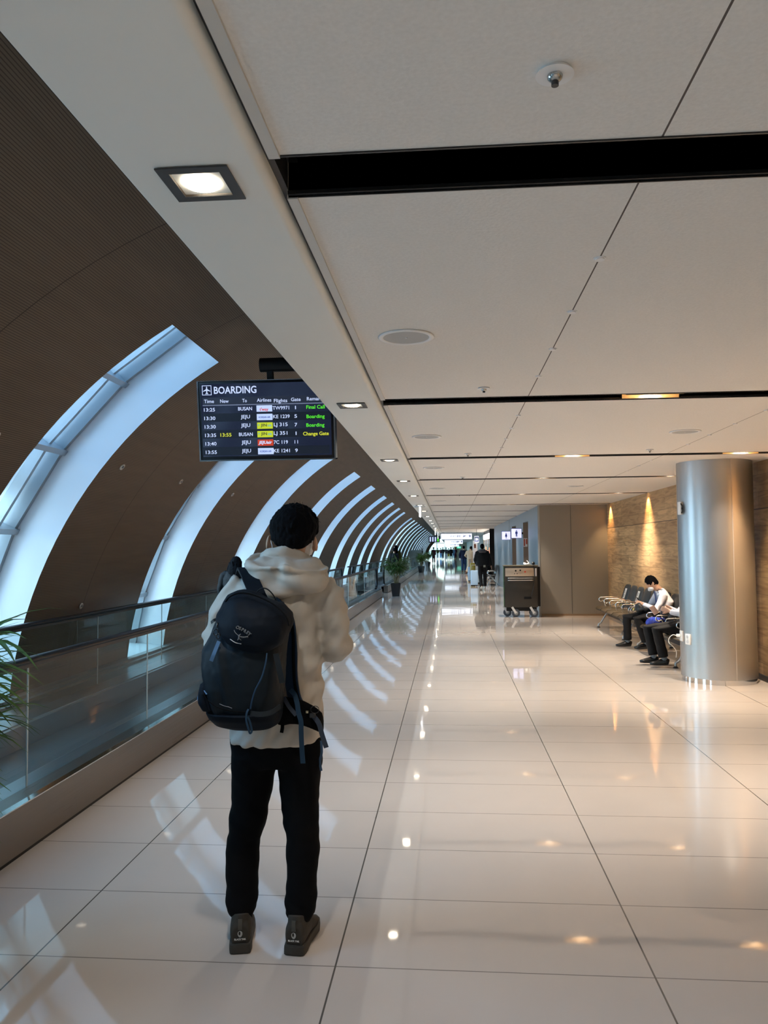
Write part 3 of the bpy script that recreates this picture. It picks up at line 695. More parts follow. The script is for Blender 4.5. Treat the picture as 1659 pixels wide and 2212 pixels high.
# small pale nozzles set in the brown panelling
nz = None
for k, (ang_, y, lab) in enumerate([(38.2, 5.28, 'pale ring nozzle on the brown vault left of the first window'), (38.2, 7.39, 'pale ring nozzle on the brown vault just right of the first window'), (38.2, 9.05, 'pale ring nozzle on the brown vault, second one right of the first window'), (38.2, 11.25, 'pale ring nozzle on the brown vault below the flight screen'), (16.2, 8.1, 'pale ring nozzle low on the brown vault above the far handrail')]):
    t = empty('vault_nozzle', (0, 0, 0), 0, lab, 'nozzle', 'nozzles on the brown vault')
    bm = bmesh.new(); tube(bm, [(.026*math.cos(a), .026*math.sin(a), .006) for a in [j*math.pi/8 for j in range(16)]], .008, 6, closed=True); fin('ring', bm, M_white, t, True)
    bm = bmesh.new(); cyl(bm, (0, 0, .012), .010, .02, 12); fin('nozzle_head', bm, M_alu, t)
    p = vp(R(ang_), y, VR-.002); am = R(ang_); zdir = -Vector((-math.cos(am), 0, math.sin(am))); xdir = Vector((0, 1, 0)); ydir = zdir.cross(xdir)
    t.matrix_world = Matrix.Translation(p) @ Matrix((xdir, ydir, zdir)).transposed().to_4x4()
# ================================================================== steel column
M_colm = brushed('satin_column_steel', (.50, .50, .50), .37, 'Z', 220, .05)
c = empty('column', (3.21, 9.87, 0), 0, 'large round satin steel column standing in front of the timber wall', 'column')
bm = bmesh.new(); cyl(bm, (0, 0, .06+(CZH-.06)/2), .43, CZH-.06, 96); fin('shaft', bm, M_colm, c, angle=30)
bm = bmesh.new(); cyl(bm, (0, 0, .03), .418, .06, 96); fin('base_ring', bm, M_polish, c, angle=30)
a = R(-82); bx('seam', .43*math.cos(a)-.004, .43*math.cos(a)+.004, .43*math.sin(a)-.003, .43*math.sin(a)+.006, .06, CZH, mat('seam_edge', (.55, .52, .48), .3, metal=.6), c)
a = R(176); bx('seam', .43*math.cos(a)-.004, .43*math.cos(a)+.004, .43*math.sin(a)-.006, .43*math.sin(a)+.006, .06, CZH, mat('seam_edge'), c)
def oncol(name, ang, z, w_, h_, d_, m, lab, cat, extra=None, bev=.004):
    t = empty(name, (3.21+.43*math.cos(R(ang)), 9.87+.43*math.sin(R(ang)), z), R(ang+90), lab, cat)
    bx('body', -w_/2, w_/2, -d_, .006, -h_/2, h_/2, m, t, bev)
    return t
M_plast = mat('white_plastic', (.82, .82, .80), .35)
t = oncol('power_outlet', -157, .505, .080, .125, .016, M_plast, 'white double power outlet on the front of the steel column', 'outlet')
for z in (.03, -.03):
    bm = bmesh.new(); cyl(bm, (0, -.017, z), .019, .003, 20, 'Y'); fin('socket', bm, mat('socket_grey', (.55, .56, .58), .4), t)
t = oncol('power_outlet', -176, .53, .085, .125, .016, M_plast, 'white outlet on the left edge of the steel column with a plug in it', 'outlet')
ch = empty('charging_cable', (2.768, 9.85, .53), 0, 'white charger plug and cable looping from the steel column', 'cable')
bx('plug', -.052, -.002, -.018, .018, -.014, .022, M_plast, ch, .006)
bm = bmesh.new(); tube(bm, smoothpath([(-.05, 0, 0), (-.09, .0, .012), (-.125, .01, -.015), (-.14, .02, -.06), (-.125, .03, -.10), (-.10, .05, -.115), (-.02, .14, -.20), (.02, .30, -.30)], 6), .0045, 8); fin('cord', bm, M_plast, ch, True)
t = oncol('wall_sensor', -168, 2.065, .075, .155, .028, M_plast, 'small white box fixed high on the left edge of the steel column', 'sensor')
bm = bmesh.new(); tube(bm, smoothpath([(.03, -.02, .055), (.058, -.015, .02), (.05, -.015, -.0), (.062, -.015, -.03), (.04, -.015, -.06)], 5), .009, 8); fin('clip_edge', bm, M_dark, t, True)
# ================================================================== cabinet on wheels
K = empty('cabinet_cart', (1.645, 18.62, 0), 0, 'dark grey steel cabinet on castors with a silver control panel', 'cabinet')
w_ = .385
M_cab = mat('dark_grey_cabinet', (.050, .047, .042), .38, metal=.5); M_alp = brushed('champagne_panel', (.62, .53, .43), .4, 'X', 60, .05)
bx('body', -w_, w_, 0, .32, .225, 1.17, M_cab, K, .012)
bx('top', -w_-.01, w_+.02, -.01, .36, 1.17, 1.20, mat('olive_top', (.10, .09, .06), .35), K, .006)
bx('rear_housing', w_-.02, w_+.075, .12, .33, .24, 1.16, M_black, K, .01)
bx('control_panel', -w_+.03, w_-.075, -.008, .002, .945, 1.135, M_alp, K, .002)
bx('door', -w_+.01, w_-.015, -.006, .002, .24, .93, M_cab, K, .004)
bm = bmesh.new(); box(bm, -w_-.008, -w_, .0, .03, .25, 1.17); fin('edge_strip', bm, mat('green_edge', (.06, .22, .07), .4), K)
for z in (.905, .855):
    bm = bmesh.new(); tube(bm, smoothpath([(-.28, 0, z), (-.28, -.035, z), (-.25, -.045, z), (.24, -.045, z), (.27, -.035, z), (.27, 0, z)], 3), .010, 10); fin('handle_bar', bm, M_chrome, K, True)
for x, z, r, m in ((-.115, 1.075, .020, M_black), (-.01, 1.085, .019, M_black), (.10, 1.05, .021, mat('red_button', (.5, .05, .02), .4)), (-.14, 1.005, .011, M_black), (-.085, 1.005, .011, M_black), (-.01, 1.0, .008, M_alu)):
    bm = bmesh.new(); cyl(bm, (x, -.012, z), r, .014, 18, 'Y'); fin('knob', bm, m, K)
bx('badge', .07, .24, -.012, -.005, .415, .475, M_black, K, .004)
bx('side_tab', w_-.055, w_-.02, -.010, 0, .945, 1.13, M_white, K, .002)
bm = bmesh.new(); tube(bm, smoothpath([(.29, -.03, 1.20), (.31, -.035, 1.10), (.315, -.03, .9), (.29, -.03, .7), (.25, -.03, .55), (.235, -.02, .46)], 6), .007, 8); fin('cord', bm, M_rubber, K, True)
bm = bmesh.new(); ball(bm, (.29, .0, 1.245), .040, 14); fin('black_knob', bm, M_rubber, K, True)
bx('underframe', -.33, .36, .03, .29, .14, .225, M_black, K)
for x, y in ((-.12, .03), (.30, .03), (-.30, .26), (.30, .26)):
    w2 = bmesh.new(); cyl(w2, (x, y, .095), .095, .045, 28, 'X') if False else cyl(w2, (x, y, .095), .095, .045, 28, 'Y'); wh = fin('wheel', w2, mat('blue_grey_tyre', (.07, .09, .12), .5), K, angle=30)
    w3 = bmesh.new(); cyl(w3, (x, y-.026, .095), .048, .006, 20, 'Y'); fin('hub', w3, M_alu, wh)
    bm = bmesh.new(); ribbon(bm, [(x-.09, y-.034, .235), (x-.05, y-.034, .17), (x, y-.034, .09)], .05, .008, Vector((1, 0, .6)), 3); fin('fork', bm, M_white, K)
t = empty('crumpled_cloth', (1.80, 18.78, 1.20), 0, 'white crumpled cloth on top of the dark cabinet', 'cloth')
bm = bmesh.new()
for k in range(7):
    rr = random.Random(k); ball(bm, (rr.uniform(-.06, .06), rr.uniform(-.03, .03), .018+rr.uniform(0, .03)*(k < 3)), (.035, .03, .022), 10)
melt('cloth', bm, M_white, t, .008, 2, lambda p, n: noise.noise(p*40)*.008)
t = empty('trigger_handle', (1.90, 18.74, 1.20), 0, 'pale thin stick leaning up from the cabinet top beside the cloth', 'tool')
bm = bmesh.new(); tube(bm, [(0, 0, .0), (-.10, 0, .11)], .006, 8); fin('stick', bm, M_white, t, True)
# ================================================================== seating benches
M_pad = mat('black_seat_pad', (.010, .012, .014), .5); M_olive = mat('perforated_olive_seat', (.085, .062, .035), .35, metal=.5); M_leg = mat('cast_aluminium', (.50, .51, .51), .32, metal=.8)
def seat_unit():
    """parts about y = 0: seat pan, backrest"""
    s = []
    bm = bmesh.new(); rows = [(-.30, .395, .030), (-.27, .418, .030), (-.18, .428, .028), (-.05, .418, .028), (.08, .408, .028), (.16, .410, .028)]
    pr = None
    for x, z, th in rows:
        r = [bm.verts.new((x, y, z+dz)) for y, dz in ((-.245, 0), (-.2, -.006), (0, -.01), (.2, -.006), (.245, 0))] + [bm.verts.new((x, y, z-th)) for y in (.245, .2, 0, -.2, -.245)]
        if pr: [bm.faces.new((pr[k], pr[(k+1) % 10], r[(k+1) % 10], r[k])) for k in range(10)]
        else: bm.faces.new(r[::-1])
        pr = r
    bm.faces.new(pr); s.append(('seat', bm, M_olive))
    bm = bmesh.new()
    rows = [(.155, .415, .20, .030), (.175, .46, .225, .036), (.205, .56, .24, .036), (.245, .68, .245, .034), (.275, .78, .238, .032), (.295, .835, .215, .030), (.305, .862, .16, .022), (.308, .870, .07, .01)]
    pr = None
    for x, z, hw, th in rows:
        r = [bm.verts.new((x+dx*th/2, y*hw, z)) for y, dx in ((-1, 0), (-.86, -1), (0, -1.15), (.86, -1), (1, 0), (.86, 1), (0, 1), (-.86, 1))]
        if pr: [bm.faces.new((pr[k], pr[(k+1) % 8], r[(k+1) % 8], r[k])) for k in range(8)]
        else: bm.faces.new(r[::-1])
        pr = r
    bm.faces.new(pr); s.append(('backrest', bm, M_pad))
    return s
def bench(Y0, n, legs, lab, stickers, rail=True, X=3.22):
    t = empty('airport_bench', (X, Y0, 0), 0, lab, 'bench', 'airport benches by the timber wall')
    pitch = .53
    for k in range(n):
        y = -k*pitch
        for nm, bm, m in seat_unit():
            bmesh.ops.translate(bm, vec=(0, y, 0), verts=bm.verts[:])
            fin(nm, bm, m, t, angle=50)
        if k in stickers:
            s_ = empty('x'); bpy.data.objects.remove(s_)
            def pl(nm, z0, z1, x0, x1, y0, y1, m, off=.004):
                bm = bmesh.new(); q = [bm.verts.new(v) for v in ((x0-off, y+y0, z0), (x0-off, y+y1, z0), (x1-off, y+y1, z1), (x1-off, y+y0, z1))]; bm.faces.new(q); bmesh.ops.solidify(bm, geom=bm.faces[:], thickness=.002)
                return fin(nm, bm, m, t)
            pl('notice', .555, .79, .185, .262, -.075, .075, M_plast); pl('notice_figure', .70, .765, .231, .251, -.03, .03, mat('notice_grey', (.38, .42, .48), .5), .007); pl('notice_figure', .62, .68, .205, .225, -.03, .03, mat('notice_grey'), .007)
            pl('notice_text', .565, .595, .189, .198, -.06, .06, mat('notice_red', (.5, .12, .08), .5), .007)
            pl('notice_label', .50, .55, .167, .183, -.065, .065, M_plast, .008); pl('notice_label', .445, .485, .150, .162, -.06, .06, mat('notice_yellow', (.70, .62, .20), .5), .008)
    for k in range(n+1):
        y = -(k-.5)*pitch
        bm = bmesh.new(); tube(bm, smoothpath([(.17, y, .50), (.16, y, .585), (.10, y, .605), (-.17, y, .60), (-.215, y, .585), (-.225, y, .545), (-.19, y, .52), (-.14, y, .53), (-.1, y, .42)], 5), .010, 8); fin('armrest', bm, M_chrome, t, True)
    bx('beam', -.03, .05, -(n-.5)*pitch-.05, .5*pitch+.02, .30, .36, M_leg, t, .008)
    for yl in legs:
        y = yl-Y0
        lg = bmesh.new(); tube(lg, smoothpath([(.02, y, .33), (-.08, y, .28), (-.20, y, .10), (-.245, y, .065), (-.25, y, .02)], 4), .017, 8, Vector((0, 1, 0))); l1 = fin('leg', lg, M_leg, t, True)
        lg = bmesh.new(); tube(lg, smoothpath([(.02, y, .33), (.12, y, .26), (.24, y, .08), (.27, y, .02)], 4), .017, 8, Vector((0, 1, 0))); l2 = fin('leg', lg, M_leg, t, True)
        for l_, x in ((l1, -.25), (l2, .27)):
            bm = bmesh.new(); cyl(bm, (x, y, .010), .038, .02, 16, r2=.018); fin('foot', bm, M_rubber, l_)
    return t
bench(16.02, 5, (16.27, 14.01), 'row of linked black back chairs with two seats marked by white notices', (0, 2))
bench(13.22, 5, (12.95, 10.84), 'row of linked chairs the two seated men use, partly behind the column', ())
# things lying on the seats
def softbag(nm, loc, r, m, lab, cat, seed=1, amp=.02):
    t = empty(nm, loc, 0, lab, cat)
    bm = bmesh.new(); rr = random.Random(seed)
    for k in range(9): ball(bm, (rr.uniform(-1, 1)*r[0]*.55, rr.uniform(-1, 1)*r[1]*.55, r[2]*(.5+rr.uniform(0, .7))), (r[0]*.5, r[1]*.5, r[2]*.55), 10)
    melt('body', bm, m, t, .014, 3, lambda p, n: noise.noise(p*18)*amp)
    return t
softbag('shopping_bag', (3.10, 12.17, .405), (.17, .20, .09), mat('royal_blue_cloth', (.01, .03, .30), .45), 'royal blue cloth bag on the chair between the two seated men', 'bag', 3)
softbag('folded_jacket', (3.22, 11.96, .54), (.14, .20, .10), mat('black_jacket_cloth', (.012, .012, .014), .6), 'black folded jacket piled on the blue bag between the seated men', 'jacket', 5)
# ================================================================== potted bamboo-leaf plants
M_leaf = mat('leaf_green', (.060, .125, .022), .45, var=(6, .35)); M_stem = mat('cane_stem', (.20, .17, .08), .6); M_pot = mat('black_pot', (.010, .010, .012), .4)
def plant(seed, n_stem=30, per=26, hs=1.0):
    rr = random.Random(seed)
    t = empty('potted_plant')
    bm = bmesh.new()
    q = []
    for z, h in ((0, .105), (.42, .148), (.44, .150), (.44, .135), (.40, .130)):
        q.append([bm.verts.new((x*h, y*h, z)) for x, y in ((-1, -1), (1, -1), (1, 1), (-1, 1))])
    for A, B_ in zip(q, q[1:]):
        for k in range(4): bm.faces.new((A[k], A[(k+1) % 4], B_[(k+1) % 4], B_[k]))
    bm.faces.new(q[0][::-1]); bm.faces.new(q[-1])
    fin('pot', bm, M_pot, t)
    sb = bmesh.new(); lb = bmesh.new()
    for s in range(n_stem):
        a = rr.uniform(0, 2*math.pi); lean = rr.uniform(.05, .34)*1.0; h = rr.uniform(.55, .93)*hs
        b0 = Vector((rr.uniform(-.07, .07), rr.uniform(-.07, .07), .40))
        pts = [b0, b0+Vector((math.cos(a)*lean*.3, math.sin(a)*lean*.3, h*.45)), b0+Vector((math.cos(a)*lean, math.sin(a)*lean, h))]
        P = smoothpath(pts, 5); tube(sb, P, .0045, 5)
        for k in range(per):
            f = rr.uniform(.62, 1.0); p = P[min(len(P)-1, int(f*(len(P)-1)))]
            az = a+rr.gauss(0, 1.3); el = rr.uniform(-.1, 1.0); L = rr.uniform(.20, .36); W = rr.uniform(.008, .0135)
            d = Vector((math.cos(az)*math.cos(el), math.sin(az)*math.cos(el), math.sin(el)))
            side = Vector((-math.sin(az), math.cos(az), 0)); pr = None; c_ = p.copy(); droop = rr.uniform(.25, .62)
            for j in range(6):
                u = j/5; wv = W*math.sin(math.pi*(.08+.92*u)**.8)*1.0 if u < 1 else .0006
                e = (lb.verts.new(c_-side*wv+Vector((0, 0, wv*.25))), lb.verts.new(c_-Vector((0, 0, wv*.2))), lb.verts.new(c_+side*wv+Vector((0, 0, wv*.25))))
                if pr: lb.faces.new((pr[0], pr[1], e[1], e[0])); lb.faces.new((pr[1], pr[2], e[2], e[1]))
                pr = e; d = (d+Vector((0, 0, -droop*.55))).normalized() if j else d; c_ = c_+d*L/5
    fin('stem', sb, M_stem, t, True); raw('foliage', lb, M_leaf, t)
    bx('soil', -.13, .13, -.13, .13, .39, .405, mat('dark_soil', (.03, .02, .015), .9), t)
    return t
PL = [(-1.83, 27.0, 0, 'bushy green potted plant in a square black pot, nearest one in full view'),
      (-1.90, 53.4, 1.1, 'green potted plant in a black pot, second one along the walkway'),
      (-1.92, 71.0, 2.3, 'green potted plant in a black pot, furthest of the row'),
      (-2.09, 2.74, .5, 'green plant cut by the left picture edge, in front of the near handrail')]
p0 = plant(4)
for k, (x, y, rz, lab) in enumerate(PL):
    t = p0 if k == 0 else dup(p0)
    t.location = (x, y, 0); t.rotation_euler.z = rz; tag(t, lab, 'plant', 'potted plants beside the walkway')
    if k in (0, 1, 2): t.scale = (1.15, 1.15, 1.0)
# ================================================================== signs
M_sgn = mat('lit_sign_face', (.8, .8, .85), .4, emit=(.86, .92, 1.0), es=.44); M_sgl = mat('lit_sign_lilac', (.8, .8, .85), .4, emit=(.66, .66, 1.0), es=.42); M_sblu = mat('sign_blue', (.03, .06, .28), .5, emit=(.02, .05, .22), es=.1)
def figure(bm, x, y, z, h, skirt=False):
    def poly(pts): bm.faces.new([bm.verts.new((x+px*h, y, z+pz*h)) for px, pz in pts])
    poly([(.085*math.cos(a*math.pi/6), .91+.085*math.sin(a*math.pi/6)) for a in range(12)])
    if skirt: poly([(-.10, .80), (.10, .80), (.22, .30), (.06, .30), (.06, 0), (-.06, 0), (-.06, .30), (-.22, .30)])
    else: poly([(-.15, .80), (.15, .80), (.20, .45), (.12, .42), (.10, .62), (.12, 0), (.02, 0), (0, .40), (-.02, 0), (-.12, 0), (-.10, .62), (-.12, .42), (-.20, .45)])
def boxsign(nm, x0, x1, y, z0, z1, lab, face=None, cat='sign', d=.16):
    t = empty(nm, ((x0+x1)/2, y, (z0+z1)/2), 0, lab, cat); w, h = (x1-x0)/2, (z1-z0)/2
    bx('casing', -w, w, .0, d, -h, h, mat('blue_sign_case', (.10, .12, .30), .4), t, .01)
    bx('face', -w+.012, w-.012, -.008, .0, -h+.012, h-.02, face or M_sgn, t, .006)
    return t, w, h
t, w_, h_ = boxsign('restroom_sign', 1.79, 2.10, 23.2, 1.885, 2.18, 'lit white restroom sign with the man figure, the nearer and right one', M_sgl)
bm = bmesh.new(); figure(bm, 0, -.010, -.10, .19); raw('figure', bm, M_sblu, t); bx('bracket', w_, w_+.05, .04, .1, -.03, .03, M_dark, t)
t, w_, h_ = boxsign('restroom_sign', 1.79, 2.10, 27.4, 1.885, 2.19, 'lit white restroom sign with the woman figure, the further and left one', M_sgl)
bm = bmesh.new(); figure(bm, 0, -.010, -.10, .19, True); raw('figure', bm, M_sblu, t); bx('bracket', w_, w_+.05, .04, .1, -.03, .03, M_dark, t)
def gate_sign(x0, x1, y, z0, z1, lab, small=False):
    t, w, h = boxsign('direction_sign', x0, x1, y, z0, z1, lab)
    s = h*.9
    text('lettering', '국내선 출발', s*.85, M_sblu, t, (-w*.42 if not small else -w*.3, -.010, .03*h), bold=.002, xs=.95)
    text('lettering', 'Departures', s*.30, M_sblu, t, (w*.16, -.010, -h*.62))
    bm = bmesh.new(); cx, cz, k = w*.52, h*.1, h*.62
    bm.faces.new([bm.verts.new((cx+px*k, -.010, cz+pz*k)) for px, pz in ((-1.0, -.1), (-.8, -.15), (-.3, .05), (-.9, .75), (-.7, .75), (.15, .15), (.9, .35), (1.15, .25), (1.0, .12), (.3, -.12), (-.5, -.5), (-.95, -.42), (-1.1, .1))])
    raw('aeroplane', bm, M_sblu, t)
    bm = bmesh.new(); cx, cz = w*.83, .02
    bm.faces.new([bm.verts.new((cx+px*k, -.010, cz+pz*k)) for px, pz in ((-1, -.12), (.1, -.12), (-.25, -.7), (.15, -.7), (.85, 0), (.15, .7), (-.25, .7), (.1, .12), (-1, .12))])
    raw('arrow', bm, M_sblu, t)
    for x in (-w*.8, w*.8): bx('hanger', x-.01, x+.01, .06, .08, h, CZH-t.location.z, M_alu, t)
    return t
gate_sign(-.53, 1.435, 50.3, 2.175, 2.56, 'long lit blue and white departures sign with arrow, the largest hanging one')
gate_sign(-.48, 1.33, 78.3, 2.05, 2.47, 'lit departures sign hanging behind the largest one, middle of the three', True)
gate_sign(-.56, 1.24, 101, 1.85, 2.26, 'lit hanging sign furthest down the hall, lowest of the three', True)
t, w_, h_ = boxsign('lift_sign', 1.28, 1.53, 41.0, 1.885, 2.26, 'small square lit blue and white sign above the man in black')
bx('blue_band', -.10, .10, -.010, -.008, -.13, .13, M_sblu, t); bm = bmesh.new(); figure(bm, -.03, -.012, -.09, .18); figure(bm, .04, -.012, -.09, .18, True); raw('figure', bm, M_sgn, t)
bx('hanger', -.01, .01, .06, .08, h_, CZH-t.location.z, M_alu, t)
t = empty('fire_sign', (2.17, 22.9, 1.76), 0, 'small red and white fire notice at the first doorway', 'sign')
bx('plate', -.052, .058, 0, .01, -.12, .12, M_plast, t); bx('band', -.045, -.01, -.003, 0, -.1, .1, mat('fire_red', (.5, .06, .03), .5), t); bx('band', .015, .05, -.003, 0, -.05, .1, mat('fire_red'), t)
t = empty('exit_sign', (1.62, YE-2.0, 1.80), 0, 'small green lit exit sign on the beige wall far away', 'sign')
bx('face', -.33, .33, -.04, 0, -.16, .16, mat('exit_green', (.1, .6, .4), .4, emit=(.1, .75, .5), es=.4), t); text('lettering', 'EXIT', .2, M_sgn, t, (0, -.042, 0), align='CENTER')
# hanging blade banners in the soffit
for k, (y, z0) in enumerate([(18.3, 2.345), (38.2, 2.26), (47, 2.2)]):
    t = empty('hanging_blade_sign', (-.675, y, ZS), 0, ['thin bright blade sign hanging edge-on from the soffit, nearest', 'thin bright blade sign hanging edge-on from the soffit, middle one', 'thin bright blade sign hanging edge-on from the soffit, furthest'][k], 'sign', 'blade signs under the soffit')
    bx('blade', -.017, .017, 0, .5, z0-ZS, -.02, M_sgn, t); bx('crossbar', -.13, .13, .2, .24, -.02, -.001, M_alu, t)
t = empty('departure_screen', (-1.17, 62, 2.34), 0, 'small far flight screen hanging near the end of the vault', 'screen')
bx('housing', -.43, .43, 0, .1, -.25, .25, M_black, t); bx('screen', -.40, .40, -.01, 0, -.22, .22, M_scr, t); bx('mount_arm', -.05, .9, .02, .08, .27, .33, M_black, t)
for k in range(4): bx('text_column', -.36+k*.2, -.26+k*.2, -.014, -.01, -.18, .18, M_tw if k < 3 else M_tg, t)
# shop front down the right side
t = empty('shop_front', (2.16, 50, 0), 0, 'dark glass shop front with brass frames and a bright cove, beyond the steel wall', 'shop front')
bx('glazing', 0, .06, -8.2, 0, 0, 2.12, mat('bronze_glass', (.035, .026, .018), .12, spec=.7), t)
bx('light_cove', -.03, .3, -8.0, 0, 2.14, 2.42, mat('cove_light', (1, .95, .85), .5, emit=(1, .92, .80), es=2.2), t); bx('header', .0, .3, -8.2, 0, 2.42, CZH, M_dark, t)
for y in (-8.15, -6.0, -3.9, -1.9, -.08): bx('brass_frame', -.02, .0, y, y+.07, 0, 2.12, mat('brass', (.55, .40, .20), .3, metal=.9), t)
for k, (y, z) in enumerate([(-7.2, 1.45), (-5.0, 1.3), (-2.9, 1.5)]): bx('display_panel', -.012, 0, y-.4, y+.4, z-.25, z+.2, mat('display_pink', (.7, .35, .25), .5, emit=(.9, .35, .22), es=.8), t)
# ================================================================== the man with the backpack
M_skin = mat('skin', (.50, .30, .20), .5); M_hair = mat('black_hair', (.0035, .0035, .0045), .8, spec=.08, bump=(120, .6, .004))
M_jkt = mat('off_white_shell', (.48, .445, .39), .62, bump=(7, .55, .02)); M_trs = mat('black_trousers', (.0028, .0028, .0036), .9, spec=.12)
M_mask = mat('white_mask', (.80, .82, .84), .6)
MAN = empty('person', (-.72, 3.30, 0), 0, 'standing person in off-white hooded jacket and black trousers, seen from behind, navy backpack', 'person')
MI = Matrix.Translation((.72, -3.30, 0))
def rows_at(rows, Y, yc0, loc=(-.72, 3.30)):
    """rows of (y px, x left px, x right px, half depth, y offset[, power]) measured at the body plane, made into local rings"""
    out = []
    for r in rows:
        a, b = at(r[1], r[0], Y+r[4]), at(r[2], r[0], Y+r[4])
        out.append(((a.z+b.z)/2, (a.x+b.x)/2-loc[0], abs(b.x-a.x)/2, Y+r[4]-loc[1], r[3], r[5] if len(r) > 5 else 2.2))
    return out
def L(x, y, Y): p = at(x, y, Y); return Vector((p.x+.72, p.y-3.30, p.z))
def man_parts():
    # ---- body: one continuous figure
    bm = bmesh.new()
    head = L(637, 1141, 3.30)
    ball(bm, head+Vector((0, .0, .0)), (.078, .097, .105), 20); ball(bm, head+Vector((.012, .035, -.045)), (.060, .066, .075), 18)
    ball(bm, head+Vector((.022, .100, -.028)), (.012, .018, .018), 10)       # nose
    for s in (-1, 1): ball(bm, head+Vector((s*.03+.015, .088, .002)), (.012, .008, .008), 8)
    ball(bm, head+Vector((.02, .085, -.078)), (.022, .015, .012), 10)
    nb = L(624, 1232, 3.30)
    tube(bm, [head+Vector((-.004, -.012, -.045)), (head+nb)/2+Vector((-.002, -.015, -.01)), nb+Vector((0, -.01, -.03))], [.058, .058, .066], 16)
    tor = [(1235, 560, 680, .06, 0), (1262, 520, 705, .085, 0), (1330, 522, 690, .10, 0), (1420, 520, 684, .10, 0), (1500, 518, 686, .10, 0), (1570, 515, 684, .105, 0), (1615, 513, 686, .09, 0)]
    srings(bm, rows_at(tor, 3.30, 0)[::-1], 24)
    for leg in (((545, 1610), (531, 1790), (523, 1990)), ((652, 1610), (650, 1790), (648, 1995))):
        tube(bm, [L(leg[0][0], leg[0][1], 3.30), L(leg[1][0], leg[1][1], 3.28), L(leg[2][0], leg[2][1], 3.24)], [.066, .046, .032], 14)
    armR = [L(704, 1278, 3.30), L(722, 1345, 3.28), L(729, 1404, 3.30), L(704, 1395, 3.46), L(672, 1368, 3.585)]
    armL = [L(516, 1278, 3.30), L(480, 1340, 3.28), L(463, 1388, 3.31), L(515, 1392, 3.46), L(585, 1370, 3.585)]
    for A in (armR, armL): tube(bm, A, [.045, .043, .038, .032, .024], 12)
    # hands round the phone: palm, four curled fingers, thumb
    ph = L(632, 1352, 3.66)
    for A, s in ((armR, 1), (armL, -1)):
        w = A[-1]; palm = w+Vector((-s*.030, .045, .012))
        tube(bm, [w, w+Vector((-s*.015, .02, .006)), palm], [(.026, .021), (.036, .018), (.040, .015)], 12, Vector((0, .3, 1)))
        for f in range(4):
            b0 = palm+Vector((-s*.012, .012, .030-f*.019)); ln = (.9, 1.0, .95, .78)[f]
            tube(bm, [b0, b0+Vector((-s*.026*ln, .018, .004)), b0+Vector((-s*.044*ln, .004, .006)), b0+Vector((-s*.050*ln, -.012, .005))], [.0085, .0082, .0075, .006], 8)
        tube(bm, [w+Vector((-s*.012, .012, .022)), w+Vector((-s*.030, .012, .050)), w+Vector((-s*.048, .020, .068))], [.011, .0095, .0075], 8)
    body = melt('body', bm, M_skin, MAN, .0075, 2)
    # ears
    for s, x, y in ((-1, 580, 1172), (1, 681, 1174)):
        e = L(x, y, 3.315); bm = bmesh.new(); ball(bm, e, (.010, .020, .033), 12, Matrix.Rotation(R(-8*s), 3, 'Y')); ball(bm, e+Vector((-.004*s, 0, -.02)), (.009, .011, .014), 10)
        fin('ear', bm, M_skin, MAN, True)
    # mask and its strap
    bm = bmesh.new()
    hr = [(head.z-.115, head.x+.02, .040, head.y+.055, .052), (head.z-.085, head.x+.018, .056, head.y+.048, .068), (head.z-.05, head.x+.017, .062, head.y+.045, .076), (head.z-.02, head.x+.016, .056, head.y+.045, .074)]
    srings(bm, hr, 24)
    mk = melt('face_mask', bm, M_mask, MAN, .006, 2)
    bm = bmesh.new(); tube(bm, smoothpath([L(676, 1163, 3.275), L(673, 1178, 3.262), L(670, 1192, 3.268), L(667, 1206, 3.30)], 4), .0016, 6); tube(bm, smoothpath([L(585, 1168, 3.29), L(588, 1180, 3.27), L(588, 1190, 3.28)], 4), .0014, 6)
    fin('mask_strap', bm, M_mask, MAN, True)
    # ---- hair
    bm = bmesh.new()
    hair = [(1186, 614, 652, .030, -.060), (1177, 597, 664, .056, -.040), (1166, 586, 678, .084, -.020), (1152, 586, 683, .095, -.005), (1138, 584, 688, .104, 0), (1124, 587, 684, .106, 0), (1112, 597, 674, .098, 0), (1102, 606, 664, .080, 0), (1094, 620, 655, .052, 0), (1090, 630, 648, .03, 0)]
    srings(bm, rows_at(hair, 3.30, 0), 28)
    rr = random.Random(2)
    for k in range(90):
        u = rr.uniform(0, 2*math.pi); v = rr.uniform(-.15, 1.0)
        n = Vector((math.cos(u)*math.cos(v*1.4), math.sin(u)*math.cos(v*1.4), math.sin(v*1.4)))
        p = head+Vector((n.x*.092, n.y*.098, n.z*.088+.012)); d = (n*.12+Vector((rr.gauss(0, .25), rr.gauss(0, .25), -.9+rr.gauss(0, .2)))).normalized(); d = (d-n*d.dot(n)*.8).normalized()
        tube(bm, [p-d*.012, p+d*.012+n*.005, p+d*.026+n*.004], [.006, .006, .003], 5)
    melt('hair', bm, M_hair, MAN, .0048, 1, lambda p, n: noise.noise(Vector((p.x*90, p.y*90, p.z*45)))*.004+noise.noise(p*28)*.002)
    bm = bmesh.new()
    for k in range(60):
        u = rr.uniform(0, 2*math.pi); v = rr.uniform(.0, 1.0)
        n = Vector((math.cos(u)*math.cos(v*1.4), math.sin(u)*math.cos(v*1.4), math.sin(v*1.4)))
        p = head+Vector((n.x*.098, n.y*.100, n.z*.092+.012)); d = (n+Vector((rr.gauss(0, .8), rr.gauss(0, .8), rr.gauss(0, .6)))).normalized()
        tube(bm, [p, p+d*.010, p+d*.018+Vector((0, 0, -.004))], [.0009, .0007, .0003], 3)
    fin('hair_wisps', bm, M_hair, MAN)['kind'] = 'stuff'
    # ---- trousers
    bm = bmesh.new()
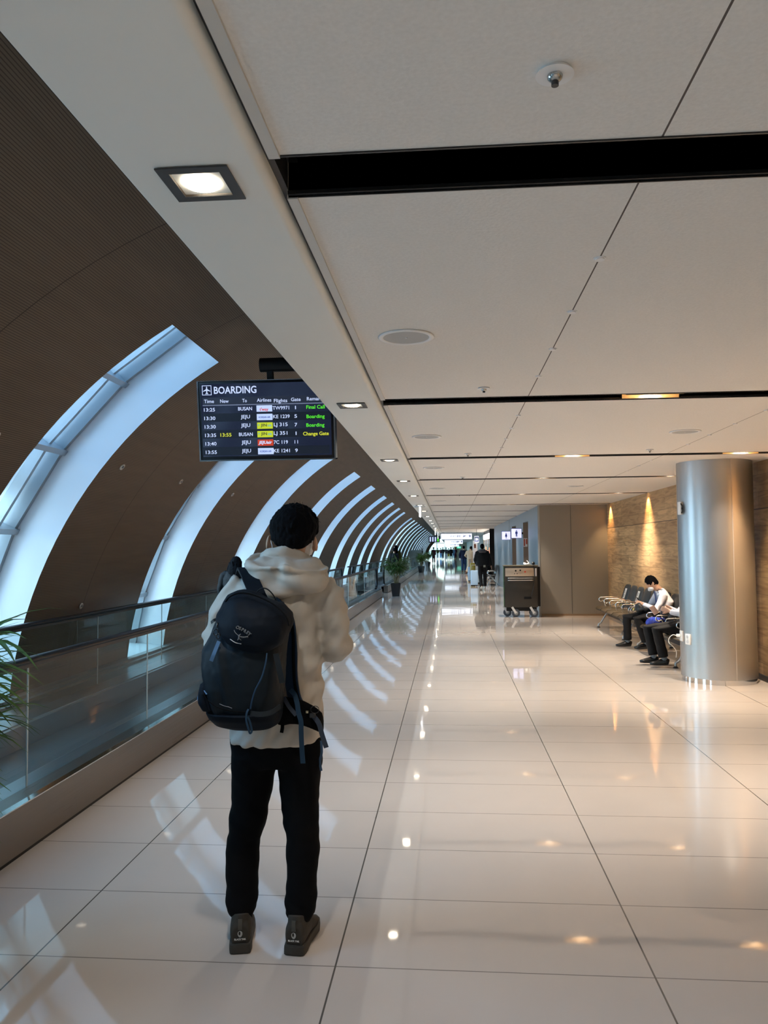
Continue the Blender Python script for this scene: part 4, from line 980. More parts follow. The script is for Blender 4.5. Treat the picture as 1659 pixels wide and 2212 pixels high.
    hips = [(1556, 503, 692, .118, 0), (1590, 499, 695, .122, 0), (1625, 500, 697, .120, 0), (1640, 501, 697, .112, 0), (1649, 502, 696, .104, 0)]
    srings(bm, rows_at(hips, 3.30, 0)[::-1], 28)
    ll = [(1628, 501, 596, .105, 0), (1645, 501, 596.5, .100, 0), (1690, 502, 590, .090, 0), (1745, 499.5, 579.5, .082, -.005), (1772, 498.5, 575, .078, -.012), (1788, 494, 571, .078, -.016), (1815, 491.5, 562, .074, -.022), (1856, 488.5, 558.5, .070, -.03), (1894, 488.5, 557.5, .067, -.04), (1928, 490.5, 557.5, .065, -.045), (1950, 491.5, 555, .066, -.05), (1964, 492.5, 554, .066, -.05), (1970, 497, 550, .060, -.048), (1976, 506, 545, .046, -.045), (1996, 507, 543, .043, -.045)]
    rl = [(1628, 600, 696, .105, 0), (1645, 600, 696, .100, 0), (1690, 604, 690.5, .090, 0), (1745, 609, 688, .082, -.005), (1772, 612.5, 687, .078, -.012), (1792, 617.5, 687, .078, -.016), (1815, 619, 689, .074, -.022), (1850, 618.5, 689, .070, -.03), (1894, 621, 684.5, .067, -.04), (1928, 618.5, 682.5, .065, -.045), (1958, 617.5, 682, .066, -.05), (1970, 618, 682, .066, -.05), (1977, 622, 677, .060, -.048), (1983, 628, 670, .046, -.045), (2004, 628, 668, .043, -.045)]
    srings(bm, rows_at(ll, 3.30, 0)[::-1], 24); srings(bm, rows_at(rl, 3.30, 0)[::-1], 24)
    def tf(p, n):
        zz = p.z
        k = math.exp(-((zz-.47)/.10)**2)*.8+math.exp(-((zz-.16)/.08)**2)*.9+.25+math.exp(-((zz-.75)/.06)**2)*.4
        return noise.noise(Vector((p.x*9, p.y*9+3, p.z*24+p.x*14)))*.009*k
    melt('trousers', bm, M_trs, MAN, .0085, 3, tf)
    bm = bmesh.new()
    ribbon(bm, [L(694, 1600, 3.27), L(695, 1625, 3.27), L(691, 1645, 3.265), L(694, 1665, 3.265)], .010, .004, Vector((1, 0, 0)), 3); fin('pocket_zip', bm, mat('steel_blue_trim', (.03, .08, .16), .5), MAN)
    # ---- boots
    M_boot = mat('dark_olive_suede', (.030, .025, .019), .8, var=(30, .25)); M_sole = mat('grey_brown_sole', (.036, .032, .026), .7); M_mark = mat('boot_mark_white', (.62, .62, .60), .5)
    for hx, hy, ang, nm in ((525, 2052, 11, 'l'), (640, 2058, -5, 'r')):
        g = at(hx, hy, 3.205); g = Vector((g.x+.72, 3.205-3.30-.045, 0)); rot = Matrix.Rotation(R(ang), 4, 'Z'); mt = Matrix.Translation(g) @ rot
        bm = bmesh.new()
        prof = [(.0, .034, .105), (.012, .040, .125), (.04, .043, .130), (.08, .043, .140), (.12, .042, .128), (.16, .045, .098), (.20, .047, .074), (.235, .043, .056), (.262, .026, .040)]
        pr = None
        for y, hw, h in prof:
            ring = [bm.verts.new((hw*math.copysign(abs(math.cos(t))**.8, math.cos(t)), y, .020+(h-.020)/2+(h-.020)/2*math.copysign(abs(math.sin(t))**.75, math.sin(t)))) for t in [k*math.pi/9 for k in range(18)]]
            if pr: [bm.faces.new((pr[k], pr[(k+1) % 18], ring[(k+1) % 18], ring[k])) for k in range(18)]
            else: bm.faces.new(ring[::-1])
            pr = ring
        bm.faces.new(pr)
        tube(bm, [(0, .050, .085), (0, .054, .115), (.0, .060, .134)], [(.036, .046), (.039, .050), (.038, .049)], 18, Vector((1, 0, 0)))
        for s in (-1, 1): ball(bm, (s*.036, .090, .146), (.011, .028, .030), 10)
        bmesh.ops.transform(bm, matrix=mt, verts=bm.verts[:])
        bo = melt('boot', bm, M_boot, MAN, .0045, 2)
        bm = bmesh.new(); pr = None
        for y, hw, z0 in [(-.010, .030, .004), (-.004, .040, .0), (.03, .045, .0), (.09, .043, .004), (.15, .047, .002), (.21, .050, .0), (.25, .042, .004), (.272, .022, .012)]:
            ring = [bm.verts.new(v) for v in ((-hw, y, z0), (hw, y, z0), (hw*1.02, y, .018), (hw*.97, y, .040), (-hw*.97, y, .040), (-hw*1.02, y, .018))]
            if pr: [bm.faces.new((pr[k], pr[(k+1) % 6], ring[(k+1) % 6], ring[k])) for k in range(6)]
            else: bm.faces.new(ring[::-1])
            pr = ring
        bm.faces.new(pr); bmesh.ops.bevel(bm, geom=bm.edges[:], offset=.003, segments=2, affect='EDGES')
        bmesh.ops.transform(bm, matrix=mt, verts=bm.verts[:]); fin('sole', bm, M_sole, bo, angle=40)
        bm = bmesh.new(); ribbon(bm, [(0, -.004, .135), (0, -.007, .112), (0, -.006, .095)], .016, .004, Vector((1, 0, 0)), 2); bmesh.ops.transform(bm, matrix=mt, verts=bm.verts[:]); fin('heel_tab', bm, mat('heel_tab', (.06, .058, .05), .6), bo)
        # oval emblem and its tiny lettering on the heel
        bm = bmesh.new()
        oc = [(.0095*math.cos(t)*(1+.15*math.sin(t)), .0125*math.sin(t)) for t in [k*math.pi/8 for k in range(16)]]
        inn = [(-.002+.0040*math.cos(t), .003+.0075*math.sin(t)) for t in [k*math.pi/8 for k in range(16)]]
        for k in range(16):
            a, b, c2, d2 = oc[k], oc[(k+1) % 16], inn[(k+1) % 16], inn[k]
            bm.faces.new([bm.verts.new((p[0], -.0065, .078+p[1])) for p in (a, b, c2, d2)])
        bmesh.ops.solidify(bm, geom=bm.faces[:], thickness=.002); bmesh.ops.transform(bm, matrix=mt, verts=bm.verts[:]); fin('emblem', bm, M_mark, bo)
        tx = text('lettering', 'BLACK YAK', .0085, M_mark, bo, (0, 0, 0), align='CENTER', ext=.0012, bold=.0002)
        tx.rotation_euler = (0, 0, 0); tx.data.transform(mt @ Matrix.Translation((0, -.0068, .058)) @ Matrix.Rotation(R(90), 4, 'X'))
    # ---- jacket
    bm = bmesh.new()
    tors = [(1212, 590, 655, .070, -.01), (1228, 572, 678, .085, -.01), (1244, 530, 704, .105, -.005), (1262, 508, 718, .125, 0), (1290, 506, 708, .140, 0), (1330, 510, 702, .150, 0), (1380, 509, 696, .152, 0), (1410, 508, 694, .152, 0), (1445, 504, 697, .152, 0), (1480, 501, 700.5, .152, 0), (1521, 498, 700, .152, 0), (1560, 497, 697, .154, 0), (1585, 497, 694, .156, 0), (1597, 498, 692.5, .156, 0)]
    srings(bm, rows_at(tors, 3.30, 0)[::-1], 36)
    tube(bm, [L(690, 1262, 3.30), L(710, 1290, 3.29), L(722, 1345, 3.28), L(727, 1398, 3.29), L(722, 1405, 3.34), L(704, 1396, 3.45), L(678, 1372, 3.57)], [.062, .066, .067, .063, .060, .053, .042], 18)
    tube(bm, [L(530, 1262, 3.30), L(509, 1288, 3.29), L(482, 1335, 3.27), L(462, 1382, 3.29), L(470, 1394, 3.34), L(515, 1396, 3.45), L(570, 1374, 3.57)], [.062, .064, .064, .058, .056, .052, .042], 18)
    def jf_(p, n):
        z = p.z; a = 0
        el = math.exp(-((z-1.18)/.10)**2)*(1 if abs(p.x) > .13 else .35)
        a += noise.noise(Vector((p.x*11+z*7, p.y*8, z*13)))*.022*(.45+el)
        a += noise.noise(Vector((p.x*22-z*15, p.y*14, z*9+5)))*.015
        # long soft folds down the right of the back
        a += .012*math.sin((p.x*1.0+z*.28)*52)*math.exp(-((p.x-.10)/.10)**2)*math.exp(-((z-1.08)/.22)**2)
        return a
    jk = melt('jacket', bm, M_jkt, MAN, .0075, 3, jf_)
    # trim the hem open and flat: thin dark line
    # ---- hood lying on the back, with its rolled rim and the stand collar
    bm = bmesh.new()
    hd = [(1292, 596, 664, .040, -.125), (1283, 572, 690, .062, -.115), (1268, 558, 704, .082, -.100), (1250, 549, 710, .098, -.085), (1234, 541, 708, .108, -.070), (1220, 536, 700, .108, -.050), (1210, 545, 690, .095, -.035), (1206, 560, 680, .080, -.030)]
    srings(bm, rows_at(hd, 3.30, 0), 36)
    rim = [L(534, 1211, 3.24), L(545, 1222, 3.175), L(575, 1226, 3.13), L(615, 1228, 3.115), L(660, 1232, 3.13), L(695, 1232, 3.17), L(706, 1228, 3.235), L(690, 1222, 3.31), L(664, 1216, 3.35), L(600, 1206, 3.35), L(560, 1204, 3.31)]
    tube(bm, smoothpath(rim+[rim[0]], 4)[:-1], [.012]*44, 10, closed=True)
    col = [L(588, 1203, 3.37), L(574, 1205, 3.32), L(574, 1198, 3.26), L(590, 1193, 3.225), L(620, 1194, 3.215), L(648, 1201, 3.235), L(662, 1209, 3.28), L(664, 1214, 3.34), L(650, 1217, 3.39), L(615, 1213, 3.41)]
    P = smoothpath(col+[col[0]], 4)[:-1]; tube(bm, P, [(.026, .011)]*len(P), 10, closed=True)
    def hf(p, n):
        q = p-Vector((.02, -.22, 1.54))
        a = .010*math.sin(math.atan2(q.x, -q.z+.12)*6.0+q.z*30)*max(0, min(1, (1.60-p.z)/.06))*(1 if p.y < -.10 else .3)
        a += noise.noise(Vector((p.x*14+p.z*10, p.y*10, p.z*20)))*.016
        a -= .020*math.exp(-((p.x-.035)/.022)**2-((p.z-1.53)/.035)**2)
        return a
    melt('hood', bm, M_jkt, jk, .0065, 2, hf)
    bm = bmesh.new()
    # emblem on the left sleeve
    t = bmesh.new(); ribbon(t, [L(456, 1345, 3.215), L(462, 1340, 3.206), L(468, 1338, 3.206)], .012, .002, Vector((.2, 0, 1)), 2); fin('sleeve_emblem', t, M_black, jk); bm.free()
    # phone in the hands
    p_ = empty('phone', (ph.x-.72, ph.y+3.30, ph.z), 0, 'dark phone held in both hands in front of the standing person', 'phone')
    bx('body', -.037, .037, -.004, .004, -.03, .12, M_black, p_, .003)
man_parts()
# ================================================================== the backpack (a thing of its own)
M_nav = mat('navy_pack_cloth', (.002, .0052, .011), .68, spec=.13, bump=(350, .25, .0006)); M_nav2 = mat('slate_pack_cloth', (.003, .0085, .0145), .6, spec=.2, bump=(350, .25, .0006)); M_bk = mat('black_mesh_padding', (.002, .002, .0025), .9, spec=.1); M_web = mat('blue_grey_webbing', (.012, .035, .068), .7, spec=.2); M_grw = mat('grey_webbing', (.014, .020, .026), .7, spec=.2)
M_plogo = mat('logo_grey', (.13, .145, .16), .5)
PK = empty('backpack', (-.80, 3.0, 1.0), 0, 'navy hiking backpack slung on the left shoulder of the standing person', 'backpack')
PL0 = Vector((-.80, 3.0, 1.0))
def Q(x, y, Y): p = at(x, y, Y); return p-PL0
def prow(rows, pw=2.6):
    out = []
    for r in rows:   # y px, xl, xr, front Y, back Y
        yc = (r[3]+r[4])/2; a, b = at(r[1], r[0], yc), at(r[2], r[0], yc)
        out.append(((a.z+b.z)/2-1.0, (a.x+b.x)/2+.80, (b.x-a.x)/2, yc-3.0, abs(r[4]-r[3])/2, r[5] if len(r) > 5 else pw))
    return out
def backpack():
    bm = bmesh.new()
    main = [(1566, 500, 585, 2.985, 3.13), (1558, 474, 602, 2.95, 3.15), (1540, 458, 606, 2.91, 3.16), (1515, 449, 609, 2.89, 3.165), (1480, 443, 613, 2.875, 3.165), (1440, 442, 615, 2.87, 3.165), (1400, 446, 617, 2.875, 3.16), (1370, 458, 622, 2.90, 3.16), (1335, 474, 624, 2.93, 3.155), (1300, 490, 612, 2.96, 3.15)]
    srings(bm, prow(main), 40)
    def mf(p, n):
        a = noise.noise(Vector((p.x*24, p.y*9, p.z*6+p.x*10)))*.009*(1.2 if p.x < -.02 else .5)
        a += .004*math.sin((p.x+p.z*.35)*70)*math.exp(-((p.x+.12)/.07)**2)*math.exp(-((p.z-.1)/.2)**2)
        return a+noise.noise(p*45)*.0015
    body = melt('pack_body', bm, M_nav2, PK, .0065, 3, mf)
    bm = bmesh.new()
    base = [(1570, 498, 588, 2.975, 3.12), (1562, 470, 602, 2.94, 3.14), (1545, 456, 607.5, 2.895, 3.16), (1531, 450, 608.5, 2.882, 3.165)]
    srings(bm, prow(base), 36); melt('base_panel', bm, M_nav, body, .0065, 2)
    bm = bmesh.new()
    lid = [(1410, 540, 566, 2.895, 2.98), (1402, 514, 592, 2.865, 3.02), (1388, 492, 613, 2.845, 3.08), (1368, 478, 624, 2.835, 3.11), (1345, 473, 629, 2.835, 3.13), (1325, 476, 627, 2.845, 3.13), (1308, 482, 612, 2.865, 3.13), (1295, 487, 585, 2.89, 3.12), (1284, 495, 562, 2.925, 3.10), (1278, 512, 542, 2.96, 3.06)]
    srings(bm, prow(lid, 2.3), 40)
    def lf(p, n):
        return noise.noise(Vector((p.x*13+p.z*6, p.y*9, p.z*13)))*.010+noise.noise(p*40)*.0015-.006*math.exp(-((p.x+.17+(p.z-.45)*.3)/.012)**2)
    ld = melt('lid', bm, M_nav, PK, .0065, 3, lf)
    bm = bmesh.new(); P = smoothpath([Q(487, 1300, 2.915), Q(498, 1288, 2.905), Q(520, 1281, 2.90), Q(550, 1286, 2.895), Q(590, 1305, 2.88), Q(616, 1330, 2.86), Q(624, 1352, 2.85)], 5)
    tube(bm, P, .0028, 6); fin('lid_piping', bm, M_bk, ld, True)
    bm = bmesh.new(); P = smoothpath([Q(497, 1380.5, 2.838), Q(508, 1388, 2.836), Q(521, 1391, 2.845)], 4); tube(bm, P, .0014, 6); fin('reflective_edge', bm, mat('reflective_grey', (.45, .5, .55), .35), ld)
    # lettering and bird emblem on the lid
    word = 'OSPREY'; cxs = [513.5, 518.8, 524.0, 529.3, 534.6, 538.9]; cys = [1355.6, 1357.8, 1360.6, 1363.5, 1366.6, 1369.8]; rots = [12, 18, 26, 32, 38, 46]
    for ch, x, y, a in zip(word, cxs, cys, rots):
        o = text('letter', ch, .0158, M_plogo, ld, (0, 0, 0), rot=(0, 0, 0), align='CENTER', ext=.004, bold=.0002)
        o.data.transform(Matrix.Translation(Q(x, y, 2.8335)) @ Matrix.Rotation(R(90), 4, 'X') @ Matrix.Rotation(R(-a), 4, 'Z'))
    bm = bmesh.new()
    tube(bm, smoothpath([Q(505.5, 1361, 2.834), Q(508, 1366, 2.832), Q(513, 1371, 2.831), Q(519, 1374.5, 2.831), Q(527, 1376, 2.832), Q(536, 1374, 2.834)], 4), .0011, 5)
    for k in range(9):
        a = Q(519+k*2.0, 1375.5-.1*k, 2.831); tube(bm, [a, a+Vector((.002, 0, -.005))], .0006, 4)
    tube(bm, [Q(516, 1373, 2.830), Q(516, 1379, 2.830), Q(513, 1383, 2.831)], [.0022, .003, .001], 6); tube(bm, [Q(516, 1373, 2.830), Q(520, 1369.5, 2.830)], [.002, .0012], 5); tube(bm, [Q(516, 1379, 2.83), Q(521, 1383, 2.831)], .0012, 5)
    fin('emblem', bm, M_plogo, ld)
    # back panel / harness frame showing right of the pack
    bm = bmesh.new()
    ribbon(bm, [Q(590, 1300, 3.135), Q(620, 1335, 3.13), Q(628, 1400, 3.13), Q(629, 1460, 3.13), Q(637, 1510, 3.13), Q(652, 1535, 3.135)], .050, .018, Vector((1, 0, 0)), 5)
    fin('back_panel', bm, mat('deep_blue_panel', (.004, .018, .045), .7, spec=.2), PK, angle=50)
    bm = bmesh.new(); tube(bm, smoothpath([Q(596, 1300, 3.12), Q(626, 1332, 3.12), Q(633, 1372, 3.12), Q(634, 1430, 3.12), Q(637, 1480, 3.12), Q(648, 1520, 3.125), Q(655, 1540, 3.13)], 5), .006, 8); fin('panel_piping', bm, M_bk, PK, True)
    bm = bmesh.new()
    ribbon(bm, [Q(604, 1535, 3.12), Q(640, 1537, 3.115), Q(672, 1549, 3.125), Q(690, 1562, 3.16), Q(694, 1566, 3.22)], [.115, .050], .022, Vector((.0, 0, 1)), 5)
    ball(bm, Q(612, 1538, 3.12), (.05, .03, .055), 12)
    melt('hip_belt', bm, M_bk, PK, .007, 3)
    # shoulder strap over the left shoulder
    bm = bmesh.new()
    ribbon(bm, [Q(572, 1318, 3.10), Q(560, 1292, 3.09), Q(549, 1268, 3.115), Q(540, 1248, 3.16), Q(533, 1234, 3.235), Q(528, 1230, 3.32), Q(522, 1252, 3.425), Q(516, 1290, 3.46), Q(512, 1340, 3.47), Q(514, 1400, 3.46), Q(508, 1470, 3.40), Q(500, 1520, 3.30), Q(500, 1530, 3.18)], .062, .014, Vector((1, .1, 0)), 5)
    fin('shoulder_strap', bm, M_nav, PK, angle=50)
    bm = bmesh.new(); tube(bm, smoothpath([Q(551, 1292, 3.07), Q(556, 1278, 3.065), Q(566, 1271, 3.065), Q(578, 1273, 3.07), Q(590, 1285, 3.08), Q(600, 1302, 3.09)], 5), (.0085, .0025), 8, Vector((0, 1, 0))); fin('grab_handle', bm, M_grw, PK, True)
    # webbing
    def web(nm, pts, w, m, wd=Vector((1, 0, 0)), th=.0022):
        bm = bmesh.new(); ribbon(bm, pts, w, th, wd, 5); return fin(nm, bm, m, PK, angle=60)
    web('strap_end', [Q(627, 1490, 3.105), Q(636, 1500, 3.095), Q(642, 1520, 3.085), Q(645, 1540, 3.08), Q(650, 1558, 3.075), Q(650.5, 1580, 3.08), Q(652, 1615, 3.09), Q(654.5, 1649, 3.10)], .019, M_web)
    web('strap_end', [Q(675, 1545, 3.10), Q(683, 1554, 3.10), Q(690, 1566, 3.10), Q(696, 1588, 3.11), Q(705, 1615, 3.12)], .019, mat('dim_webbing', (.018, .030, .055), .6), Vector((1, 0, .45)))
    web('compression_strap', [Q(613, 1506, 3.10), Q(625, 1527, 3.09), Q(640, 1545, 3.085)], .016, mat('dim_webbing'))
    web('compression_strap', [Q(596, 1412, 2.895), Q(602, 1440, 2.90), Q(610, 1475, 2.915)], .022, M_grw)
    web('compression_strap', [Q(473, 1385, 2.875), Q(467, 1400, 2.87), Q(461, 1415, 2.865), Q(456, 1428, 2.868)], .014, mat('light_blue_webbing', (.05, .13, .26), .55))
    web('side_loop', [Q(437, 1494, 2.97), Q(431, 1502, 2.96), Q(430, 1511, 2.955), Q(440, 1508, 2.945)], .013, mat('light_blue_webbing'), Vector((1, 0, .4)))
    web('side_loop', [Q(438, 1481, 2.93), Q(442, 1490, 2.91), Q(448, 1499, 2.895)], .010, mat('light_blue_webbing'), Vector((1, 0, 0)))
    web('axe_loop', [Q(537, 1532, 2.872), Q(533, 1540, 2.868), Q(532, 1556, 2.868), Q(536, 1572, 2.870), Q(540, 1584, 2.875), Q(544, 1578, 2.875), Q(540, 1560, 2.872), Q(535, 1548, 2.870)], .007, M_web)
    web('belt_tab', [Q(610, 1560, 3.11), Q(610, 1572, 3.105), Q(608, 1583, 3.10)], .014, M_bk)
    web('base_band', [Q(541, 1541, 2.876), Q(565, 1543, 2.878), Q(588, 1538, 2.89), Q(606, 1525, 2.925)], .018, M_grw, Vector((0, 0, 1)))
    bm = bmesh.new(); tube(bm, smoothpath([Q(577, 1411, 2.868), Q(574, 1432, 2.856), Q(566, 1462, 2.853), Q(552, 1490, 2.855), Q(545, 1512, 2.860), Q(541, 1532, 2.868)], 6), (.0032, .0018), 6, Vector((1, 0, 0))); fin('front_zip', bm, M_web, PK, True)
    bm = bmesh.new(); tube(bm, smoothpath([Q(439, 1500, 2.90), Q(450, 1514, 2.885), Q(470, 1528, 2.874), Q(500, 1536, 2.870), Q(536, 1539, 2.873)], 6), .002, 6); fin('pocket_seam', bm, M_bk, PK, True)
    # mesh pocket, clip and keyring on the left flank
    bm = bmesh.new(); srings(bm, prow([(1528, 446, 480, 2.91, 3.10), (1510, 437, 478, 2.90, 3.12), (1490, 438, 476, 2.90, 3.12), (1470, 442, 474, 2.91, 3.11)]), 20); melt('side_pocket', bm, M_nav, body, .007, 2)
    bm = bmesh.new()
    for x, y, r in ((466, 1366, .012), (471, 1374, .010)):
        tube(bm, [Q(x+r*430*math.cos(a), y+r*560*math.sin(a), 2.885) for a in [k*math.pi/7 for k in range(14)]], .0022, 6, closed=True)
    tube(bm, [Q(470, 1345, 2.885), Q(468, 1356, 2.88)], .003, 6); fin('clip_ring', bm, mat('gunmetal', (.05, .055, .06), .3, metal=.9), PK, True)
    tx = text('lettering', 'TALON', .0085, M_plogo, body, (0, 0, 0), rot=(0, 0, 0), ext=.003, bold=.0002); bpy.data.objects.remove(tx)
    bm = bmesh.new(); tube(bm, [Q(474, 1520.5, 2.878), Q(484, 1525, 2.873), Q(493, 1527, 2.871), Q(501, 1530, 2.870)], .0012, 5); fin('printed_line', bm, M_plogo, body)
    bm = bmesh.new(); tube(bm, [Q(680+10*math.cos(a)*.9, 1533+8*math.sin(a), 3.095) for a in [k*math.pi/8 for k in range(16)]], .0016, 6, closed=True); fin('belt_ring', bm, M_rubber, PK, True)
    bx('buckle', *(lambda p: (p.x-.011, p.x+.011, p.y-.006, p.y+.006, p.z-.008, p.z+.010))(Q(675, 1546, 3.095)), M_rubber, PK, .002)
    bx('zip_pull', *(lambda p: (p.x-.006, p.x+.004, p.y-.003, p.y+.003, p.z-.005, p.z+.005))(Q(664, 1538, 3.10)), mat('brass_small', (.55, .45, .28), .3, metal=.9), PK, .001)
backpack()
# ================================================================== other people
STAND = dict(pel=(0, 0, .95), che=(0, 0, 1.28), nec=(0, 0, 1.47), hea=(0, .015, 1.63), sR=(.175, 0, 1.41), sL=(-.175, 0, 1.41), eR=(.225, -.01, 1.14), eL=(-.225, -.01, 1.14), wR=(.235, .06, .90), wL=(-.235, .06, .90),
             hR=(.085, 0, .93), hL=(-.085, 0, .93), kR=(.095, .02, .50), kL=(-.095, .02, .50), aR=(.095, -.01, .085), aL=(-.095, -.01, .085))
def person(loc, rz, h, pose, cols, lab, group=None, bulk=1.0, hair='short', vox=.016, nose=True, sole=None, long_coat=0):
    J = dict(STAND); J.update(pose); J = {k: Vector(v) for k, v in J.items()}
    t = empty('person', loc, rz, lab, 'person', group); t.scale = (h/1.75,)*3
    sk, top, leg, shoe, hr = cols
    # continuous body
    bm = bmesh.new(); H = J['hea']; up = (H-J['nec']).normalized(); fw = Vector((0, 1, 0))-up*up.y; fw.normalize()
    if 'look' in pose: fw = (Vector(pose['look'])-up*Vector(pose['look']).dot(up)).normalized()
    ball(bm, H, (.074, .088, .108), 14, Matrix((fw.cross(up), fw, up)).transposed())
    ball(bm, H+fw*.045-up*.045, (.055, .055, .06), 10); ball(bm, H+fw*.092-up*.01, (.010, .016, .016), 8)
    for s in (-1, 1): ball(bm, H+fw.cross(up)*s*.076-fw*.005, (.010, .018, .028), 8); ball(bm, H+fw*.080+fw.cross(up)*s*.028+up*.012, (.011, .008, .007), 6)
    ball(bm, H+fw*.082-up*.055, (.02, .012, .010), 6)
    tube(bm, [H-up*.05, J['nec']-up*.03], [.052, .056], 12)
    X = Vector((1, 0, 0))
    tube(bm, [J['nec']-(J['nec']-J['che'])*.15, J['che'], (J['che']+J['pel'])/2, J['pel']-Vector((0, 0, .03))], [(.11, .07), (.15, .095), (.13, .085), (.145, .095)], 16, X)
    for s in 'RL':
        tube(bm, [J['s'+s], J['e'+s], J['w'+s]], [.048, .038, .026], 10)
        d = (J['w'+s]-J['e'+s]).normalized(); a, b = frame_for(d, X); w = J['w'+s]
        hand = w+d*.07
        tube(bm, [w, w+d*.03, hand], [(.020, .024), (.018, .036), (.014, .038)], 8, X)
        for f in range(4): q = hand+b*(.027-.018*f); tube(bm, [q-d*.01, q+d*.035, q+d*.055+a*(-.02 if s == 'R' else .02)], [.0095, .009, .0075], 6)
        tube(bm, [w+d*.025+b*.03, w+d*.06+b*.052, w+d*.085+b*.055], [.011, .010, .008], 6)
        tube(bm, [J['h'+s], J['k'+s], J['a'+s]], [.055, .040, .030], 10)
    melt('body', bm, sk, t, vox*.75, 1)
    # top
    bm = bmesh.new(); b_ = bulk
    tube(bm, [J['nec']+Vector((0, 0, -.005)), J['nec']-(J['nec']-J['che'])*.22, J['che'], (J['che']+J['pel'])/2, J['pel']-Vector((0, 0, .04+long_coat))], [(.065, .062), (.155*b_, .085*b_), (.185*b_, .115*b_), (.175*b_, .115*b_), (.18*b_, .12*b_)], 18, X)
    for s in 'RL': tube(bm, [J['s'+s]+(J['nec']-J['s'+s])*.25, J['s'+s], J['e'+s], J['e'+s]+(J['w'+s]-J['e'+s])*.93], [.06*b_, .066*b_, .052*b_, .040*b_], 12)
    tp = melt('jacket', bm, top, t, vox, 2, lambda p, n: noise.noise(Vector((p.x*9+p.z*6, p.y*9, p.z*12)))*.010)
    bm = bmesh.new()
    tube(bm, [J['pel']+Vector((0, 0, .03)), J['pel']-Vector((0, 0, .04))], [(.15, .10), (.165, .112)], 16, X)
    for s in 'RL': tube(bm, [J['h'+s], (J['h'+s]*.5+J['k'+s]*.5), J['k'+s], J['a'+s]+(J['k'+s]-J['a'+s])*.08], [.096, .088, .076, .066], 12)
    melt('trousers', bm, leg, t, vox, 2, lambda p, n: noise.noise(Vector((p.x*9, p.y*9, p.z*16)))*.007)
    for s in 'RL':
        A = J['a'+s]; d = A-J['k'+s]
        f = Vector(pose.get('f'+s, (0, 1, 0))).normalized()
        bm = bmesh.new(); tube(bm, [A-f*.055-Vector((0, 0, .035)), A-f*.02-Vector((0, 0, .025)), A+f*.06-Vector((0, 0, .04)), A+f*.13-Vector((0, 0, .052)), A+f*.185-Vector((0, 0, .058))], [(.042, .034), (.052, .040), (.042, .044), (.030, .044), (.018, .03)], 12, Vector((0, 0, 1)))
        fin('shoe', bm, shoe, t, True)
    bm = bmesh.new()
    ball(bm, H-fw*.018+up*.022, (.086, .094, .102), 14, Matrix((fw.cross(up), fw, up)).transposed())
    if hair == 'long':
        tube(bm, [H+up*.02-fw*.04, H-fw*.06-up*.12, J['nec']-fw*.09-Vector((0, 0, .08)), J['nec']-fw*.10-Vector((0, 0, .20))], [(.09, .06), (.095, .05), (.085, .04), (.05, .03)], 12, X)
    else: ball(bm, H-fw*.045-up*.03, (.07, .055, .06), 12, Matrix((fw.cross(up), fw, up)).transposed())
    melt('hair', bm, hr, t, vox*.75, 1, lambda p, n: noise.noise(p*60)*.005)
    return t, J, tp
def cloth(n, c, r=.75, spec=.25): return mat(n, c, r, spec=spec)
C_blk = cloth('black_cloth', (.005, .005, .006)); C_nav = cloth('navy_cloth', (.006, .013, .040)); C_bei = cloth('beige_cloth', (.42, .35, .26)); C_den = cloth('blue_denim', (.02, .045, .12)); C_wht = cloth('white_shirt_cloth', (.74, .76, .84)); C_mar = cloth('maroon_cloth', (.07, .012, .02)); C_olv = cloth('olive_cloth', (.07, .09, .025)); C_gry = cloth('grey_cloth', (.10, .10, .11)); C_yel = cloth('mustard_cloth', (.32, .24, .03)); C_lbl = cloth('light_blue_cloth', (.16, .32, .55)); C_shw = cloth('pale_sneaker', (.55, .56, .52)); C_shb = mat('black_leather', (.006, .006, .007), .25); C_brn = cloth('brown_leather', (.10, .03, .015))
# walking man in black with a grey hood
walk = dict(kR=(.10, .14, .52), aR=(.10, .16, .10), kL=(-.085, .02, .50), aL=(-.06, -.22, .12), eR=(.28, -.03, 1.13), wR=(.33, .02, .90), eL=(-.27, .02, 1.13), wL=(-.22, .16, .98))
t, J, tp = person((1.27, 30.9, 0), R(3), 1.78, dict(walk), (M_skin, C_blk, C_blk, C_shw, M_hair), 'person in black padded jacket with grey hood walking away, next to the pale blue suitcase', bulk=1.42, vox=.014)
bm = bmesh.new(); srings(bm, [(1.41, 0, .11, -.12, .05), (1.45, 0, .165, -.08, .10), (1.50, 0, .15, -.04, .11), (1.54, 0, .11, -.02, .09)], 20); melt('hood', bm, C_gry, tp, .012, 3)
bx('back_patch', .02, .10, -.17, -.155, .86, .94, cloth('pale_patch', (.35, .36, .30)), tp, .004)
